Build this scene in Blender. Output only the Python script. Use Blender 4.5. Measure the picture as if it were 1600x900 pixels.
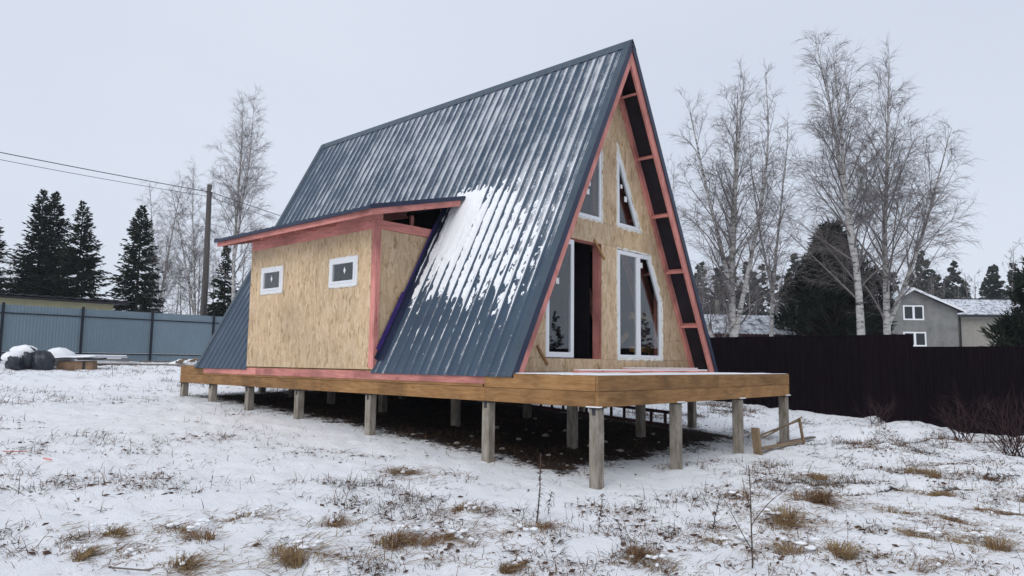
import bpy, math, random
import numpy as np
from mathutils import Vector, Matrix

for o in list(bpy.data.objects):
    bpy.data.objects.remove(o)
scene = bpy.context.scene
COL = scene.collection
ZT = 1.42                      # deck top above the ground at the near corner post

# ------------------------------------------------------------------ camera
cam_d = bpy.data.cameras.new('camera')
cam = bpy.data.objects.new('camera', cam_d)
COL.objects.link(cam)
R0 = Vector((0.67011367, -0.7421671, 0.01164744))
R1 = Vector((-0.08416854, -0.06038763, 0.99462002))
R2 = Vector((0.7374709, 0.66748882, 0.10293369))
CAM = Vector((-7.59709, -5.38376, 0.15297 + ZT))
cam.matrix_world = Matrix(((R0.x, R1.x, -R2.x, CAM.x), (R0.y, R1.y, -R2.y, CAM.y),
                           (R0.z, R1.z, -R2.z, CAM.z), (0, 0, 0, 1)))
cam_d.sensor_width = 36.0
cam_d.lens = 36.0 * 1130.34 / 1600.0
cam_d.clip_start = 0.05
cam_d.clip_end = 2000
scene.camera = cam

# ------------------------------------------------------------------ sky: even overcast
SUN_AZ = math.radians(255)     # compass-like angle of the light, measured from +Y towards +X
SUN_EL = math.radians(38)
world = bpy.data.worlds.new('World')
scene.world = world
world.use_nodes = True
wn = world.node_tree
wn.nodes.clear()
out = wn.nodes.new('ShaderNodeOutputWorld')
bg = wn.nodes.new('ShaderNodeBackground')
sky = wn.nodes.new('ShaderNodeTexSky')
sky.sky_type = 'NISHITA'
sky.sun_disc = False
sky.sun_elevation = SUN_EL
sky.sun_rotation = SUN_AZ
sky.dust_density = 4.0
tc = wn.nodes.new('ShaderNodeTexCoord')
nz = wn.nodes.new('ShaderNodeTexNoise')
nz.inputs['Scale'].default_value = 1.6
nz.inputs['Detail'].default_value = 4
nz.inputs['Roughness'].default_value = 0.45
mp = wn.nodes.new('ShaderNodeMapping')
mp.inputs['Scale'].default_value = (1, 1, 2.2)
wn.links.new(tc.outputs['Generated'], mp.inputs['Vector'])
wn.links.new(mp.outputs['Vector'], nz.inputs['Vector'])
cr = wn.nodes.new('ShaderNodeValToRGB')
cr.color_ramp.elements[0].position = 0.25
cr.color_ramp.elements[0].color = (5.75, 6.25, 7.25, 1)
cr.color_ramp.elements[1].position = 0.75
cr.color_ramp.elements[1].color = (6.5, 7.0, 7.95, 1)
wn.links.new(nz.outputs['Fac'], cr.inputs['Fac'])
mx = wn.nodes.new('ShaderNodeMixRGB')
mx.inputs['Fac'].default_value = 0.93      # thick cloud hides nearly all of the clear sky
wn.links.new(sky.outputs['Color'], mx.inputs['Color1'])
wn.links.new(cr.outputs['Color'], mx.inputs['Color2'])
wn.links.new(mx.outputs['Color'], bg.inputs['Color'])
bg.inputs['Strength'].default_value = 0.1
wn.links.new(bg.outputs['Background'], out.inputs['Surface'])

sun_d = bpy.data.lights.new('sun', 'SUN')
sun_d.energy = 0.9
sun_d.angle = math.radians(35)
sun_d.color = (1.0, 0.97, 0.93)
sun = bpy.data.objects.new('sun', sun_d)
COL.objects.link(sun)
sdir = Vector((math.sin(SUN_AZ) * math.cos(SUN_EL), math.cos(SUN_AZ) * math.cos(SUN_EL), math.sin(SUN_EL)))
sun.rotation_euler = sdir.to_track_quat('Z', 'Y').to_euler()
sun.location = sdir * 40

vs = scene.view_settings
vs.view_transform = 'Standard'
vs.look = 'None'
vs.exposure = 0.23
vs.gamma = 1.0
vs.use_curve_mapping = False
scene.cycles.use_denoising = True
scene.cycles.max_bounces = 8
scene.cycles.transparent_max_bounces = 12
scene.cycles.volume_bounces = 1

rnd = random.Random(7)
nrs = np.random.RandomState(11)

# ------------------------------------------------------------------ helpers
def V(*a): return Vector(a)

class MB:
    """collects shapes of ONE thing or part; build() links them as one mesh object"""
    def __init__(self): self.v = []; self.f = []; self.uv = None
    def face(self, pts):
        b = len(self.v); self.v += [tuple(p) for p in pts]; self.f.append(tuple(range(b, b + len(pts))))
    def hexa(self, p):
        b = len(self.v); self.v += [tuple(q) for q in p]
        self.f += [(b, b+3, b+2, b+1), (b+4, b+5, b+6, b+7), (b, b+1, b+5, b+4), (b+1, b+2, b+6, b+5), (b+2, b+3, b+7, b+6), (b+3, b, b+4, b+7)]
        return self
    def box(self, x0, x1, y0, y1, z0, z1):
        return self.hexa([(x0, y0, z0), (x1, y0, z0), (x1, y1, z0), (x0, y1, z0), (x0, y0, z1), (x1, y0, z1), (x1, y1, z1), (x0, y1, z1)])
    def bar(self, a, b, w, h, up=(0, 0, 1)):
        """beam of section w (sideways) x h (along up) centred on the line a-b"""
        a = Vector(a); b = Vector(b); d = (b - a).normalized(); u = Vector(up)
        s = d.cross(u).normalized(); u = s.cross(d).normalized()
        s *= w / 2; u *= h / 2
        return self.hexa([a - s - u, a + s - u, b + s - u, b - s - u, a - s + u, a + s + u, b + s + u, b - s + u])
    def prism(self, pts, fn):
        """polygon pts (2D) extruded; fn(u, v, k) gives the 3D point on side k = 0/1"""
        n = len(pts); b = len(self.v)
        for k in (0, 1): self.v += [tuple(fn(u, v, k)) for u, v in pts]
        self.f.append(tuple(range(b, b + n))); self.f.append(tuple(range(b + 2 * n - 1, b + n - 1, -1)))
        for i in range(n):
            j = (i + 1) % n
            self.f.append((b + i, b + n + i, b + n + j, b + j))
        return self
    def ring(self, outer, inner, fn):
        n = len(outer); b = len(self.v)
        for k in (0, 1):
            self.v += [tuple(fn(u, v, k)) for u, v in outer]; self.v += [tuple(fn(u, v, k)) for u, v in inner]
        o0, i0, o1, i1 = b, b + n, b + 2 * n, b + 3 * n
        for i in range(n):
            j = (i + 1) % n
            self.f += [(o0+i, o0+j, i0+j, i0+i), (o1+i, i1+i, i1+j, o1+j), (o0+i, o1+i, o1+j, o0+j), (i0+i, i0+j, i1+j, i1+i)]
        return self
    def tube(self, pts, rad, n=6, cap=True):
        b = len(self.v); m = len(pts); P = [Vector(p) for p in pts]
        prev = None
        for i in range(m):
            d = (P[min(i + 1, m - 1)] - P[max(i - 1, 0)])
            if d.length < 1e-9: d = Vector((0, 0, 1))
            d.normalize()
            if prev is None:
                s = d.cross(Vector((0.31, 0.87, 0.38)))
                if s.length < 1e-3: s = d.cross(Vector((1, 0, 0)))
            else: s = prev - d * prev.dot(d)
            s.normalize(); prev = s; t = d.cross(s)
            r = rad[i] if hasattr(rad, '__len__') else rad
            for k in range(n):
                a = 2 * math.pi * k / n; q = P[i] + (s * math.cos(a) + t * math.sin(a)) * r
                self.v.append((q.x, q.y, q.z))
        for i in range(m - 1):
            for k in range(n):
                k2 = (k + 1) % n
                self.f.append((b + i*n + k, b + i*n + k2, b + (i+1)*n + k2, b + (i+1)*n + k))
        if cap and n > 2:
            self.f.append(tuple(b + k for k in range(n - 1, -1, -1))); self.f.append(tuple(b + (m-1)*n + k for k in range(n)))
        return self
    def build(self, name, mat, parent=None, off=(0, 0, 0), smooth=False, uv=None, bevel=0):
        me = bpy.data.meshes.new(name)
        v = self.v
        if any(off): v = [(x + off[0], y + off[1], z + off[2]) for x, y, z in v]
        me.from_pydata(v, [], self.f); me.update()
        if uv is not None:
            l = me.uv_layers.new(name='UVMap')
            idx = np.empty(len(me.loops), dtype=np.int32); me.loops.foreach_get('vertex_index', idx)
            l.data.foreach_set('uv', np.asarray(uv, dtype=np.float32)[idx].ravel())
        if mat is not None: me.materials.append(mat)
        if smooth: me.polygons.foreach_set('use_smooth', [True] * len(me.polygons))
        o = bpy.data.objects.new(name, me); COL.objects.link(o)
        if parent is not None: o.parent = parent
        if bevel:
            m = o.modifiers.new('bevel', 'BEVEL'); m.width = bevel; m.segments = 1; m.limit_method = 'ANGLE'
        return o

def tag(o, label=None, cat=None, group=None, kind=None):
    if label: o['label'] = label
    if cat: o['category'] = cat
    if group: o['group'] = group
    if kind: o['kind'] = kind
    return o

def thing(name, label, cat, loc=(0, 0, 0), rz=0.0, group=None):
    o = bpy.data.objects.new(name, None); COL.objects.link(o)
    o.location = loc; o.rotation_euler = (0, 0, rz); o.empty_display_size = 0.3
    return tag(o, label, cat, group)

def copy_tree(o, parent=None):
    c = o.copy(); COL.objects.link(c); c.parent = parent
    for ch in list(o.children): copy_tree(ch, c)
    return c

def npmesh(name, verts, faces, mat, parent=None, smooth=False, uv=None):
    """verts (n,3) array, faces (m,3) or (m,4) array"""
    me = bpy.data.meshes.new(name)
    verts = np.asarray(verts, dtype=np.float32); faces = np.asarray(faces, dtype=np.int32)
    k = faces.shape[1]
    me.vertices.add(len(verts)); me.vertices.foreach_set('co', verts.ravel())
    me.loops.add(faces.size); me.loops.foreach_set('vertex_index', faces.ravel())
    me.polygons.add(len(faces)); me.polygons.foreach_set('loop_start', np.arange(0, faces.size, k, dtype=np.int32))
    me.update(calc_edges=True)
    if uv is not None:
        l = me.uv_layers.new(name='UVMap'); l.data.foreach_set('uv', np.asarray(uv, dtype=np.float32)[faces.ravel()].ravel())
    if mat is not None: me.materials.append(mat)
    if smooth: me.polygons.foreach_set('use_smooth', [True] * len(me.polygons))
    o = bpy.data.objects.new(name, me); COL.objects.link(o)
    if parent is not None: o.parent = parent
    return o

_perm = nrs.permutation(4096)
_val = nrs.rand(4096)
def vnoise(x, y, seed=0):
    x = np.asarray(x, dtype=float); y = np.asarray(y, dtype=float)
    xi = np.floor(x).astype(int); yi = np.floor(y).astype(int); fx = x - xi; fy = y - yi
    fx = fx * fx * (3 - 2 * fx); fy = fy * fy * (3 - 2 * fy)
    def h(a, b): return _val[_perm[(_perm[(a + seed * 57) & 4095] + b) & 4095]]
    return (h(xi, yi) * (1 - fx) + h(xi + 1, yi) * fx) * (1 - fy) + (h(xi, yi + 1) * (1 - fx) + h(xi + 1, yi + 1) * fx) * fy
def fbm(x, y, oct=4, seed=0, gain=0.5):
    s = 0; a = 1; t = 0
    for i in range(oct):
        s = s + a * vnoise(x, y, seed + i * 3); t += a; a *= gain; x = np.asarray(x) * 2.03 + 5.1; y = np.asarray(y) * 2.03 + 9.7
    return s / t

# ------------------------------------------------------------------ materials
def newmat(name):
    m = bpy.data.materials.new(name); m.use_nodes = True
    nt = m.node_tree; b = nt.nodes['Principled BSDF']
    return m, nt, b
def N(nt, t, **kw):
    n = nt.nodes.new(t)
    for k, v in kw.items():
        if k in n.inputs: n.inputs[k].default_value = v
        else: setattr(n, k, v)
    return n
def L(nt, a, b): nt.links.new(a, b)
def objco(nt, scale=(1, 1, 1), rot=(0, 0, 0)):
    t = N(nt, 'ShaderNodeTexCoord'); m = N(nt, 'ShaderNodeMapping')
    m.inputs['Scale'].default_value = scale; m.inputs['Rotation'].default_value = rot
    L(nt, t.outputs['Object'], m.inputs['Vector']); return m.outputs['Vector']
def ramp(nt, fac, stops):
    r = N(nt, 'ShaderNodeValToRGB'); e = r.color_ramp.elements
    while len(e) < len(stops): e.new(0.5)
    for i, (p, c) in enumerate(stops):
        e[i].position = p; e[i].color = (c[0], c[1], c[2], 1) if hasattr(c, '__len__') else (c, c, c, 1)
    L(nt, fac, r.inputs['Fac']); return r.outputs['Color']
def mixc(nt, fac, a, b, mode='MIX'):
    m = N(nt, 'ShaderNodeMixRGB', blend_type=mode)
    for s, i in ((fac, 0), (a, 1), (b, 2)):
        if hasattr(s, 'is_linked'): L(nt, s, m.inputs[i])
        elif i == 0: m.inputs[0].default_value = s
        else: m.inputs[i].default_value = (s[0], s[1], s[2], 1)
    return m.outputs['Color']
def mth(nt, op, a, b=None, c=None, clamp=False):
    m = N(nt, 'ShaderNodeMath', operation=op, use_clamp=clamp)
    for i, s in enumerate((a, b, c)):
        if s is None: continue
        if hasattr(s, 'is_linked'): L(nt, s, m.inputs[i])
        else: m.inputs[i].default_value = s
    return m.outputs[0]
def bump(nt, b, h, strength=0.3, dist=0.01):
    n = N(nt, 'ShaderNodeBump'); n.inputs['Strength'].default_value = strength; n.inputs['Distance'].default_value = dist
    L(nt, h, n.inputs['Height']); L(nt, n.outputs['Normal'], b.inputs['Normal'])
def perobj(nt, lo=0.8, hi=1.2):
    o = N(nt, 'ShaderNodeObjectInfo'); mr = N(nt, 'ShaderNodeMapRange')
    mr.inputs['To Min'].default_value = lo; mr.inputs['To Max'].default_value = hi
    L(nt, o.outputs['Random'], mr.inputs['Value']); return mr.outputs['Result']

def mat_noise(name, c0, c1, scale=(1, 1, 1), nscale=6, rough=0.8, detail=5, bstr=0.2, bdist=0.01, var=None, spec=0.3):
    m, nt, b = newmat(name)
    v = objco(nt, scale); n = N(nt, 'ShaderNodeTexNoise', Scale=nscale, Detail=detail, Roughness=0.6); L(nt, v, n.inputs['Vector'])
    c = ramp(nt, n.outputs['Fac'], [(0.3, c0), (0.7, c1)])
    if var:
        p = perobj(nt, *var); hsv = N(nt, 'ShaderNodeHueSaturation'); L(nt, c, hsv.inputs['Color']); L(nt, p, hsv.inputs['Value']); c = hsv.outputs['Color']
    L(nt, c, b.inputs['Base Color']); b.inputs['Roughness'].default_value = rough; b.inputs['Specular IOR Level'].default_value = spec
    if bstr: bump(nt, b, n.outputs['Fac'], bstr, bdist)
    return m

def mat_wood(name, c0, c1, axis='x', var=(0.8, 1.15), knots=(0.1, 0.05, 0.02), rough=0.75, stain=None):
    """sawn timber with grain along one object axis"""
    m, nt, b = newmat(name)
    sc = {'x': (1.0, 9, 9), 'y': (9, 1.0, 9), 'z': (9, 9, 1.0)}[axis]
    info = N(nt, 'ShaderNodeObjectInfo'); t = N(nt, 'ShaderNodeTexCoord')
    off = N(nt, 'ShaderNodeVectorMath', operation='ADD'); L(nt, t.outputs['Object'], off.inputs[0])
    cmb = N(nt, 'ShaderNodeCombineXYZ'); k = mth(nt, 'MULTIPLY', info.outputs['Random'], 37.0)
    for i in range(3): L(nt, k, cmb.inputs[i])
    L(nt, cmb.outputs[0], off.inputs[1])
    mp = N(nt, 'ShaderNodeMapping'); mp.inputs['Scale'].default_value = sc; L(nt, off.outputs[0], mp.inputs['Vector'])
    g = N(nt, 'ShaderNodeTexNoise', Scale=3.2, Detail=7, Roughness=0.62, Distortion=0.6); L(nt, mp.outputs[0], g.inputs['Vector'])
    mp2 = N(nt, 'ShaderNodeMapping'); mp2.inputs['Scale'].default_value = tuple(2.2 if s == 1.0 else s * 1.1 for s in sc); L(nt, off.outputs[0], mp2.inputs['Vector'])
    vo = N(nt, 'ShaderNodeTexVoronoi', Scale=0.9); L(nt, mp2.outputs[0], vo.inputs['Vector'])
    kn = ramp(nt, vo.outputs['Distance'], [(0.04, 1), (0.13, 0)])
    bl = N(nt, 'ShaderNodeTexNoise', Scale=1.3, Detail=3); L(nt, off.outputs[0], bl.inputs['Vector'])
    c = ramp(nt, g.outputs['Fac'], [(0.28, c0), (0.72, c1)])
    blr = ramp(nt, bl.outputs['Fac'], [(0.32, 0.62), (0.5, 0.95), (0.68, 1.12)])
    c = mixc(nt, 1.0, c, blr, 'MULTIPLY')
    c = mixc(nt, mth(nt, 'MULTIPLY', kn, 0.7), c, knots)
    if stain is not None:
        c = mixc(nt, ramp(nt, bl.outputs['Fac'], [(0.55, 0), (0.7, 0.55)]), c, stain)
    p = perobj(nt, *var); hsv = N(nt, 'ShaderNodeHueSaturation'); L(nt, c, hsv.inputs['Color']); L(nt, p, hsv.inputs['Value'])
    L(nt, hsv.outputs['Color'], b.inputs['Base Color']); b.inputs['Roughness'].default_value = rough; b.inputs['Specular IOR Level'].default_value = 0.25
    bump(nt, b, g.outputs['Fac'], 0.35, 0.004)
    return m

M = {}
RAW0, RAW1 = (0.22, 0.105, 0.036), (0.43, 0.245, 0.105)
for ax in 'xyz':
    M['raw_' + ax] = mat_wood('raw_timber_' + ax, RAW0, RAW1, ax, knots=(0.10, 0.045, 0.02), stain=(0.15, 0.08, 0.035))
    M['pink_' + ax] = mat_wood('pink_stained_timber_' + ax, (0.50, 0.175, 0.15), (0.76, 0.335, 0.29), ax, var=(0.85, 1.1), knots=(0.22, 0.05, 0.045))
M['old_wood'] = mat_wood('weathered_timber', (0.13, 0.11, 0.09), (0.25, 0.21, 0.18), 'z', knots=(0.04, 0.03, 0.03))
M['dark_wood_y'] = mat_wood('dark_red_timber', (0.06, 0.025, 0.025), (0.12, 0.05, 0.045), 'y', knots=(0.02, 0.01, 0.01))
M['concrete'] = mat_noise('concrete', (0.17, 0.14, 0.105), (0.40, 0.365, 0.315), scale=(1.6, 1.6, 0.45), nscale=9, rough=0.9, bstr=0.5, bdist=0.006, var=(0.85, 1.1))
M['pvc'] = mat_noise('white_plastic', (0.72, 0.74, 0.77), (0.80, 0.81, 0.83), nscale=3, rough=0.35, bstr=0, spec=0.5)
M['foam'] = mat_noise('mounting_foam', (0.66, 0.64, 0.56), (0.82, 0.81, 0.76), nscale=30, rough=0.9, bstr=0.8, bdist=0.01)
M['paper'] = mat_noise('white_paper', (0.75, 0.75, 0.75), (0.8, 0.8, 0.8), nscale=2, rough=0.8, bstr=0)
M['tape'] = mat_noise('dark_steel', (0.015, 0.018, 0.03), (0.03, 0.035, 0.05), nscale=5, rough=0.5, bstr=0)
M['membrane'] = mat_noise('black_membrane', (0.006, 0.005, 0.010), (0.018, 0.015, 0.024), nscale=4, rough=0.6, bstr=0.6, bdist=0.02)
M['purple_film'] = mat_noise('purple_protective_film', (0.030, 0.016, 0.10), (0.080, 0.042, 0.24), nscale=18, rough=0.45, bstr=0.8, bdist=0.01)
M['navy'] = mat_noise('navy_sheet_trim', (0.012, 0.018, 0.045), (0.022, 0.030, 0.065), nscale=3, rough=0.42, bstr=0.05, spec=0.4)
M['trim'] = mat_noise('slate_blue_steel_trim', (0.036, 0.058, 0.082), (0.055, 0.082, 0.108), nscale=3, rough=0.45, bstr=0.05, spec=0.4)
M['steel'] = mat_noise('blackened_bracket', (0.02, 0.02, 0.025), (0.05, 0.05, 0.055), nscale=20, rough=0.6, bstr=0.1)
M['floor'] = mat_wood('interior_floorboards', (0.05, 0.03, 0.02), (0.11, 0.07, 0.045), 'y')

def mat_snow(name, speck=0.0):
    m, nt, b = newmat(name)
    v = objco(nt); n = N(nt, 'ShaderNodeTexNoise', Scale=14, Detail=6, Roughness=0.6); L(nt, v, n.inputs['Vector'])
    c = ramp(nt, n.outputs['Fac'], [(0.3, (0.86, 0.875, 0.90)), (0.7, (0.92, 0.93, 0.945))])
    L(nt, c, b.inputs['Base Color']); b.inputs['Roughness'].default_value = 0.75; b.inputs['Specular IOR Level'].default_value = 0.2
    bump(nt, b, n.outputs['Fac'], 0.5, 0.015)
    return m
M['snow'] = mat_snow('snow')

def mat_roof():
    """slate-blue coated steel with wind-packed snow lying in the pans; u = rib count, v = metres down the slope"""
    m, nt, b = newmat('slate_blue_profiled_steel')
    uvn = N(nt, 'ShaderNodeUVMap', uv_map='UVMap'); sep = N(nt, 'ShaderNodeSeparateXYZ'); L(nt, uvn.outputs[0], sep.inputs[0])
    t = N(nt, 'ShaderNodeTexCoord'); so = N(nt, 'ShaderNodeSeparateXYZ'); L(nt, t.outputs['Object'], so.inputs[0])
    u, vv = sep.outputs['X'], sep.outputs['Y']
    ph = mth(nt, 'FRACT', u); rib = mth(nt, 'FLOOR', u)
    def streak(su, sv, detail, seed, rough=0.6):
        cb = N(nt, 'ShaderNodeCombineXYZ'); L(nt, mth(nt, 'MULTIPLY', u, su), cb.inputs[0]); L(nt, mth(nt, 'MULTIPLY', vv, sv), cb.inputs[1]); cb.inputs[2].default_value = seed
        n = N(nt, 'ShaderNodeTexNoise', Scale=1.0, Detail=detail, Roughness=rough); L(nt, cb.outputs[0], n.inputs['Vector']); return n.outputs['Fac']
    wn_ = N(nt, 'ShaderNodeTexWhiteNoise', noise_dimensions='1D'); L(nt, rib, wn_.inputs['W'])
    big = streak(0.16, 0.42, 3, 1.0)
    mid = streak(1.1, 2.6, 4, 4.0)
    fine = streak(9.0, 26.0, 4, 8.0, 0.75)
    # where snow can lie: less at the eave and at the far end, more in the middle
    eave = N(nt, 'ShaderNodeMapRange', interpolation_type='SMOOTHSTEP'); L(nt, vv, eave.inputs['Value'])
    eave.inputs['From Min'].default_value = 5.9; eave.inputs['From Max'].default_value = 4.2
    far = N(nt, 'ShaderNodeMapRange', interpolation_type='SMOOTHSTEP'); L(nt, so.outputs['Y'], far.inputs['Value'])
    far.inputs['From Min'].default_value = 11.6; far.inputs['From Max'].default_value = 9.3
    f = mth(nt, 'MULTIPLY', big, 0.50)
    f = mth(nt, 'ADD', f, mth(nt, 'MULTIPLY', mid, 0.46))
    f = mth(nt, 'ADD', f, mth(nt, 'MULTIPLY', fine, 0.50))
    f = mth(nt, 'ADD', f, mth(nt, 'MULTIPLY', mth(nt, 'SUBTRACT', wn_.outputs['Value'], 0.5), 0.10))
    f = mth(nt, 'ADD', f, mth(nt, 'MULTIPLY', eave.outputs['Result'], 0.22))
    f = mth(nt, 'ADD', f, mth(nt, 'MULTIPLY', far.outputs['Result'], 0.12))
    # profile across the pan: rib flank 0-.3 sheds it, the pan next to the next rib keeps it
    prof = ramp(nt, ph, [(0.0, 0.0), (0.29, 0.02), (0.33, 0.26), (0.50, 0.16), (0.66, 0.05), (0.86, 0.0), (0.985, 0.06), (1.0, 0.0)])
    f = mth(nt, 'ADD', f, prof)
    snow = N(nt, 'ShaderNodeMapRange', interpolation_type='SMOOTHSTEP'); L(nt, f, snow.inputs['Value'])
    snow.inputs['From Min'].default_value = 1.02; snow.inputs['From Max'].default_value = 1.28
    pan = ramp(nt, ph, [(0.0, 0.12), (0.28, 0.12), (0.31, 1.0), (0.985, 1.0), (1.0, 0.1)])
    # thin line of snow held by every rib foot, running on towards the eave
    ln = ramp(nt, ph, [(0.295, 0), (0.305, 1), (0.345, 1), (0.37, 0)])
    brk = streak(1.0, 1.6, 4, 12.0); brk = ramp(nt, brk, [(0.50, 0), (0.58, 1)])
    eave2 = ramp(nt, mth(nt, 'DIVIDE', vv, 7.0), [(0.1, 0.2), (0.4, 1), (0.93, 0.8), (0.99, 0.0)])
    line = mth(nt, 'MULTIPLY', mth(nt, 'MULTIPLY', ln, brk), eave2)
    mask = mth(nt, 'MAXIMUM', mth(nt, 'MULTIPLY', snow.outputs['Result'], pan), line, clamp=True)
    n2 = N(nt, 'ShaderNodeTexNoise', Scale=2.0, Detail=3); L(nt, t.outputs['Object'], n2.inputs['Vector'])
    base = ramp(nt, n2.outputs['Fac'], [(0.3, (0.036, 0.062, 0.098)), (0.7, (0.050, 0.082, 0.122))])
    c = mixc(nt, mth(nt, 'MULTIPLY', mask, 0.62), base, (0.85, 0.87, 0.90))
    L(nt, c, b.inputs['Base Color'])
    r = N(nt, 'ShaderNodeMapRange'); L(nt, mask, r.inputs['Value']); r.inputs['To Min'].default_value = 0.42; r.inputs['To Max'].default_value = 0.85
    L(nt, r.outputs['Result'], b.inputs['Roughness']); b.inputs['Specular IOR Level'].default_value = 0.4
    bump(nt, b, mask, 0.6, 0.012)
    return m
M['roof'] = mat_roof()

def mat_osb(name, vert):
    m, nt, b = newmat(name)
    info = N(nt, 'ShaderNodeObjectInfo'); t = N(nt, 'ShaderNodeTexCoord')
    off = N(nt, 'ShaderNodeVectorMath', operation='ADD'); L(nt, t.outputs['Object'], off.inputs[0])
    cmb = N(nt, 'ShaderNodeCombineXYZ'); k = mth(nt, 'MULTIPLY', info.outputs['Random'], 23.0)
    for i in range(3): L(nt, k, cmb.inputs[i])
    L(nt, cmb.outputs[0], off.inputs[1])
    wob = N(nt, 'ShaderNodeTexNoise', Scale=5, Detail=2); L(nt, off.outputs[0], wob.inputs['Vector'])
    w2 = N(nt, 'ShaderNodeVectorMath', operation='SCALE'); w2.inputs['Scale'].default_value = 0.16; L(nt, wob.outputs['Color'], w2.inputs[0])
    ad = N(nt, 'ShaderNodeVectorMath', operation='ADD'); L(nt, off.outputs[0], ad.inputs[0]); L(nt, w2.outputs[0], ad.inputs[1])
    cols = []
    for rot, sc in (((0.35, 0.30, 0), (42, 42, 9)), ((-0.45, -0.4, 0), (48, 48, 11)), ((0.05, 0.05, 0), (60, 60, 16))):
        mp = N(nt, 'ShaderNodeMapping'); mp.inputs['Rotation'].default_value = rot
        mp.inputs['Scale'].default_value = tuple(q * 0.8 for q in sc) if vert else (sc[2], sc[2], sc[0] * 0.8)
        L(nt, ad.outputs[0], mp.inputs['Vector'])
        vo = N(nt, 'ShaderNodeTexVoronoi', Scale=0.62); L(nt, mp.outputs[0], vo.inputs['Vector'])
        s = N(nt, 'ShaderNodeSeparateColor'); L(nt, vo.outputs['Color'], s.inputs[0]); cols.append((s.outputs[0], s.outputs[1]))
    pick = ramp(nt, cols[0][1], [(0.45, 0), (0.5, 1)])
    f = mixc(nt, pick, cols[1][0], cols[0][0])
    f = mixc(nt, 0.35, f, cols[2][0])
    c = ramp(nt, f, [(0.03, (0.33, 0.215, 0.115)), (0.20, (0.51, 0.365, 0.22)), (0.55, (0.60, 0.445, 0.285)), (0.95, (0.70, 0.55, 0.38))])
    # darker splinters
    dk = mth(nt, 'MULTIPLY', ramp(nt, cols[2][1], [(0.965, 0), (0.98, 1)]), ramp(nt, wob.outputs['Fac'], [(0.48, 0), (0.6, 0.7)]))
    c = mixc(nt, mth(nt, 'MULTIPLY', dk, 0.75), c, (0.20, 0.115, 0.05))
    bl = N(nt, 'ShaderNodeTexNoise', Scale=0.9, Detail=3); L(nt, t.outputs['Object'], bl.inputs['Vector'])
    c = mixc(nt, 1.0, c, ramp(nt, bl.outputs['Fac'], [(0.3, (0.84, 0.84, 0.86)), (0.7, (1.06, 1.04, 1.0))]), 'MULTIPLY')
    p = perobj(nt, 0.88, 1.07); hsv = N(nt, 'ShaderNodeHueSaturation'); L(nt, c, hsv.inputs['Color']); L(nt, p, hsv.inputs['Value'])
    L(nt, hsv.outputs['Color'], b.inputs['Base Color']); b.inputs['Roughness'].default_value = 0.7; b.inputs['Specular IOR Level'].default_value = 0.25
    bump(nt, b, f, 0.25, 0.003)
    return m
M['osb'] = mat_osb('oriented_strand_board', True)

def mat_glass():
    m, nt, b = newmat('window_glass'); nt.nodes.remove(b)
    tr = N(nt, 'ShaderNodeBsdfTransparent'); tr.inputs['Color'].default_value = (0.86, 0.89, 0.89, 1)
    gl = N(nt, 'ShaderNodeBsdfGlossy'); gl.inputs['Roughness'].default_value = 0.012; gl.inputs['Color'].default_value = (0.95, 0.96, 1, 1)
    ge = N(nt, 'ShaderNodeNewGeometry'); dt = N(nt, 'ShaderNodeVectorMath', operation='DOT_PRODUCT')
    L(nt, ge.outputs['Incoming'], dt.inputs[0]); L(nt, ge.outputs['Normal'], dt.inputs[1])
    c = mth(nt, 'SUBTRACT', 1.0, mth(nt, 'ABSOLUTE', dt.outputs['Value']), clamp=True)
    f = mth(nt, 'ADD', mth(nt, 'MULTIPLY', mth(nt, 'POWER', c, 5.0), 0.93), 0.065)     # same reflectance from both sides of a pane
    mx = N(nt, 'ShaderNodeMixShader'); L(nt, f, mx.inputs[0]); L(nt, tr.outputs[0], mx.inputs[1]); L(nt, gl.outputs[0], mx.inputs[2])
    L(nt, mx.outputs[0], nt.nodes['Material Output'].inputs['Surface'])
    return m
M['glass'] = mat_glass()

# ------------------------------------------------------------------ ground
YB = np.array([-400, -40, -12, -5, 0.08, 2, 4.8, 7, 9, 10.6, 12.1, 24.5, 60, 400.])
ZB = np.array([-3.2, -2.6, -1.9, -1.68, -1.42, -1.27, -1.09, -.96, -.885, -.80, -.72, -.05, .5, 1.5]) + ZT
def ground0(X, Y):
    X = np.asarray(X, float); Y = np.asarray(Y, float)
    s = 0
    for d in (-0.8, 0, 0.8): s = s + np.interp(Y + d, YB, ZB)
    return s / 3 + 0.023 * np.clip(X, 0, 18)
def ground(X, Y):
    X = np.asarray(X, float); Y = np.asarray(Y, float)
    h = ground0(X, Y)
    b = (fbm(X * 0.9, Y * 0.9, 3, 2) - 0.5) * 0.10 + (fbm(X * 3.1, Y * 3.1, 3, 5) - 0.5) * 0.085
    rough = np.clip((X - 3.0) / 6.0, 0, 1) * np.clip((2.0 - Y) / 3.0, 0, 1)          # rutted, hummocky ground by the dark fence
    b = b + rough * ((fbm(X * 0.8 + 3, Y * 1.3, 3, 9) - 0.5) * 0.45)
    fore = np.clip((1.0 - Y) / 3.0, 0, 1) * np.clip((X + 9) / 3, 0, 1)
    b = b + fore * (fbm(X * 1.6, Y * 1.6, 3, 21) - 0.5) * 0.10
    al = (X - 3.0) * 0.845 - (Y + 1.9) * 0.535; ac = (X - 3.0) * 0.535 + (Y + 1.9) * 0.845
    b = b - 0.07 * np.exp(-((np.abs(ac) - 0.28) / 0.13) ** 2) * np.clip((al + 0.9) / 0.5, 0, 1) * np.clip((3.6 - al) / 0.5, 0, 1)
    post = np.clip(np.minimum(np.minimum(X + 1.0, 7.2 - X), np.minimum(Y + 1.0, 13.2 - Y)), 0, 1)
    return h + b * (1 - 0.75 * post)
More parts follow.
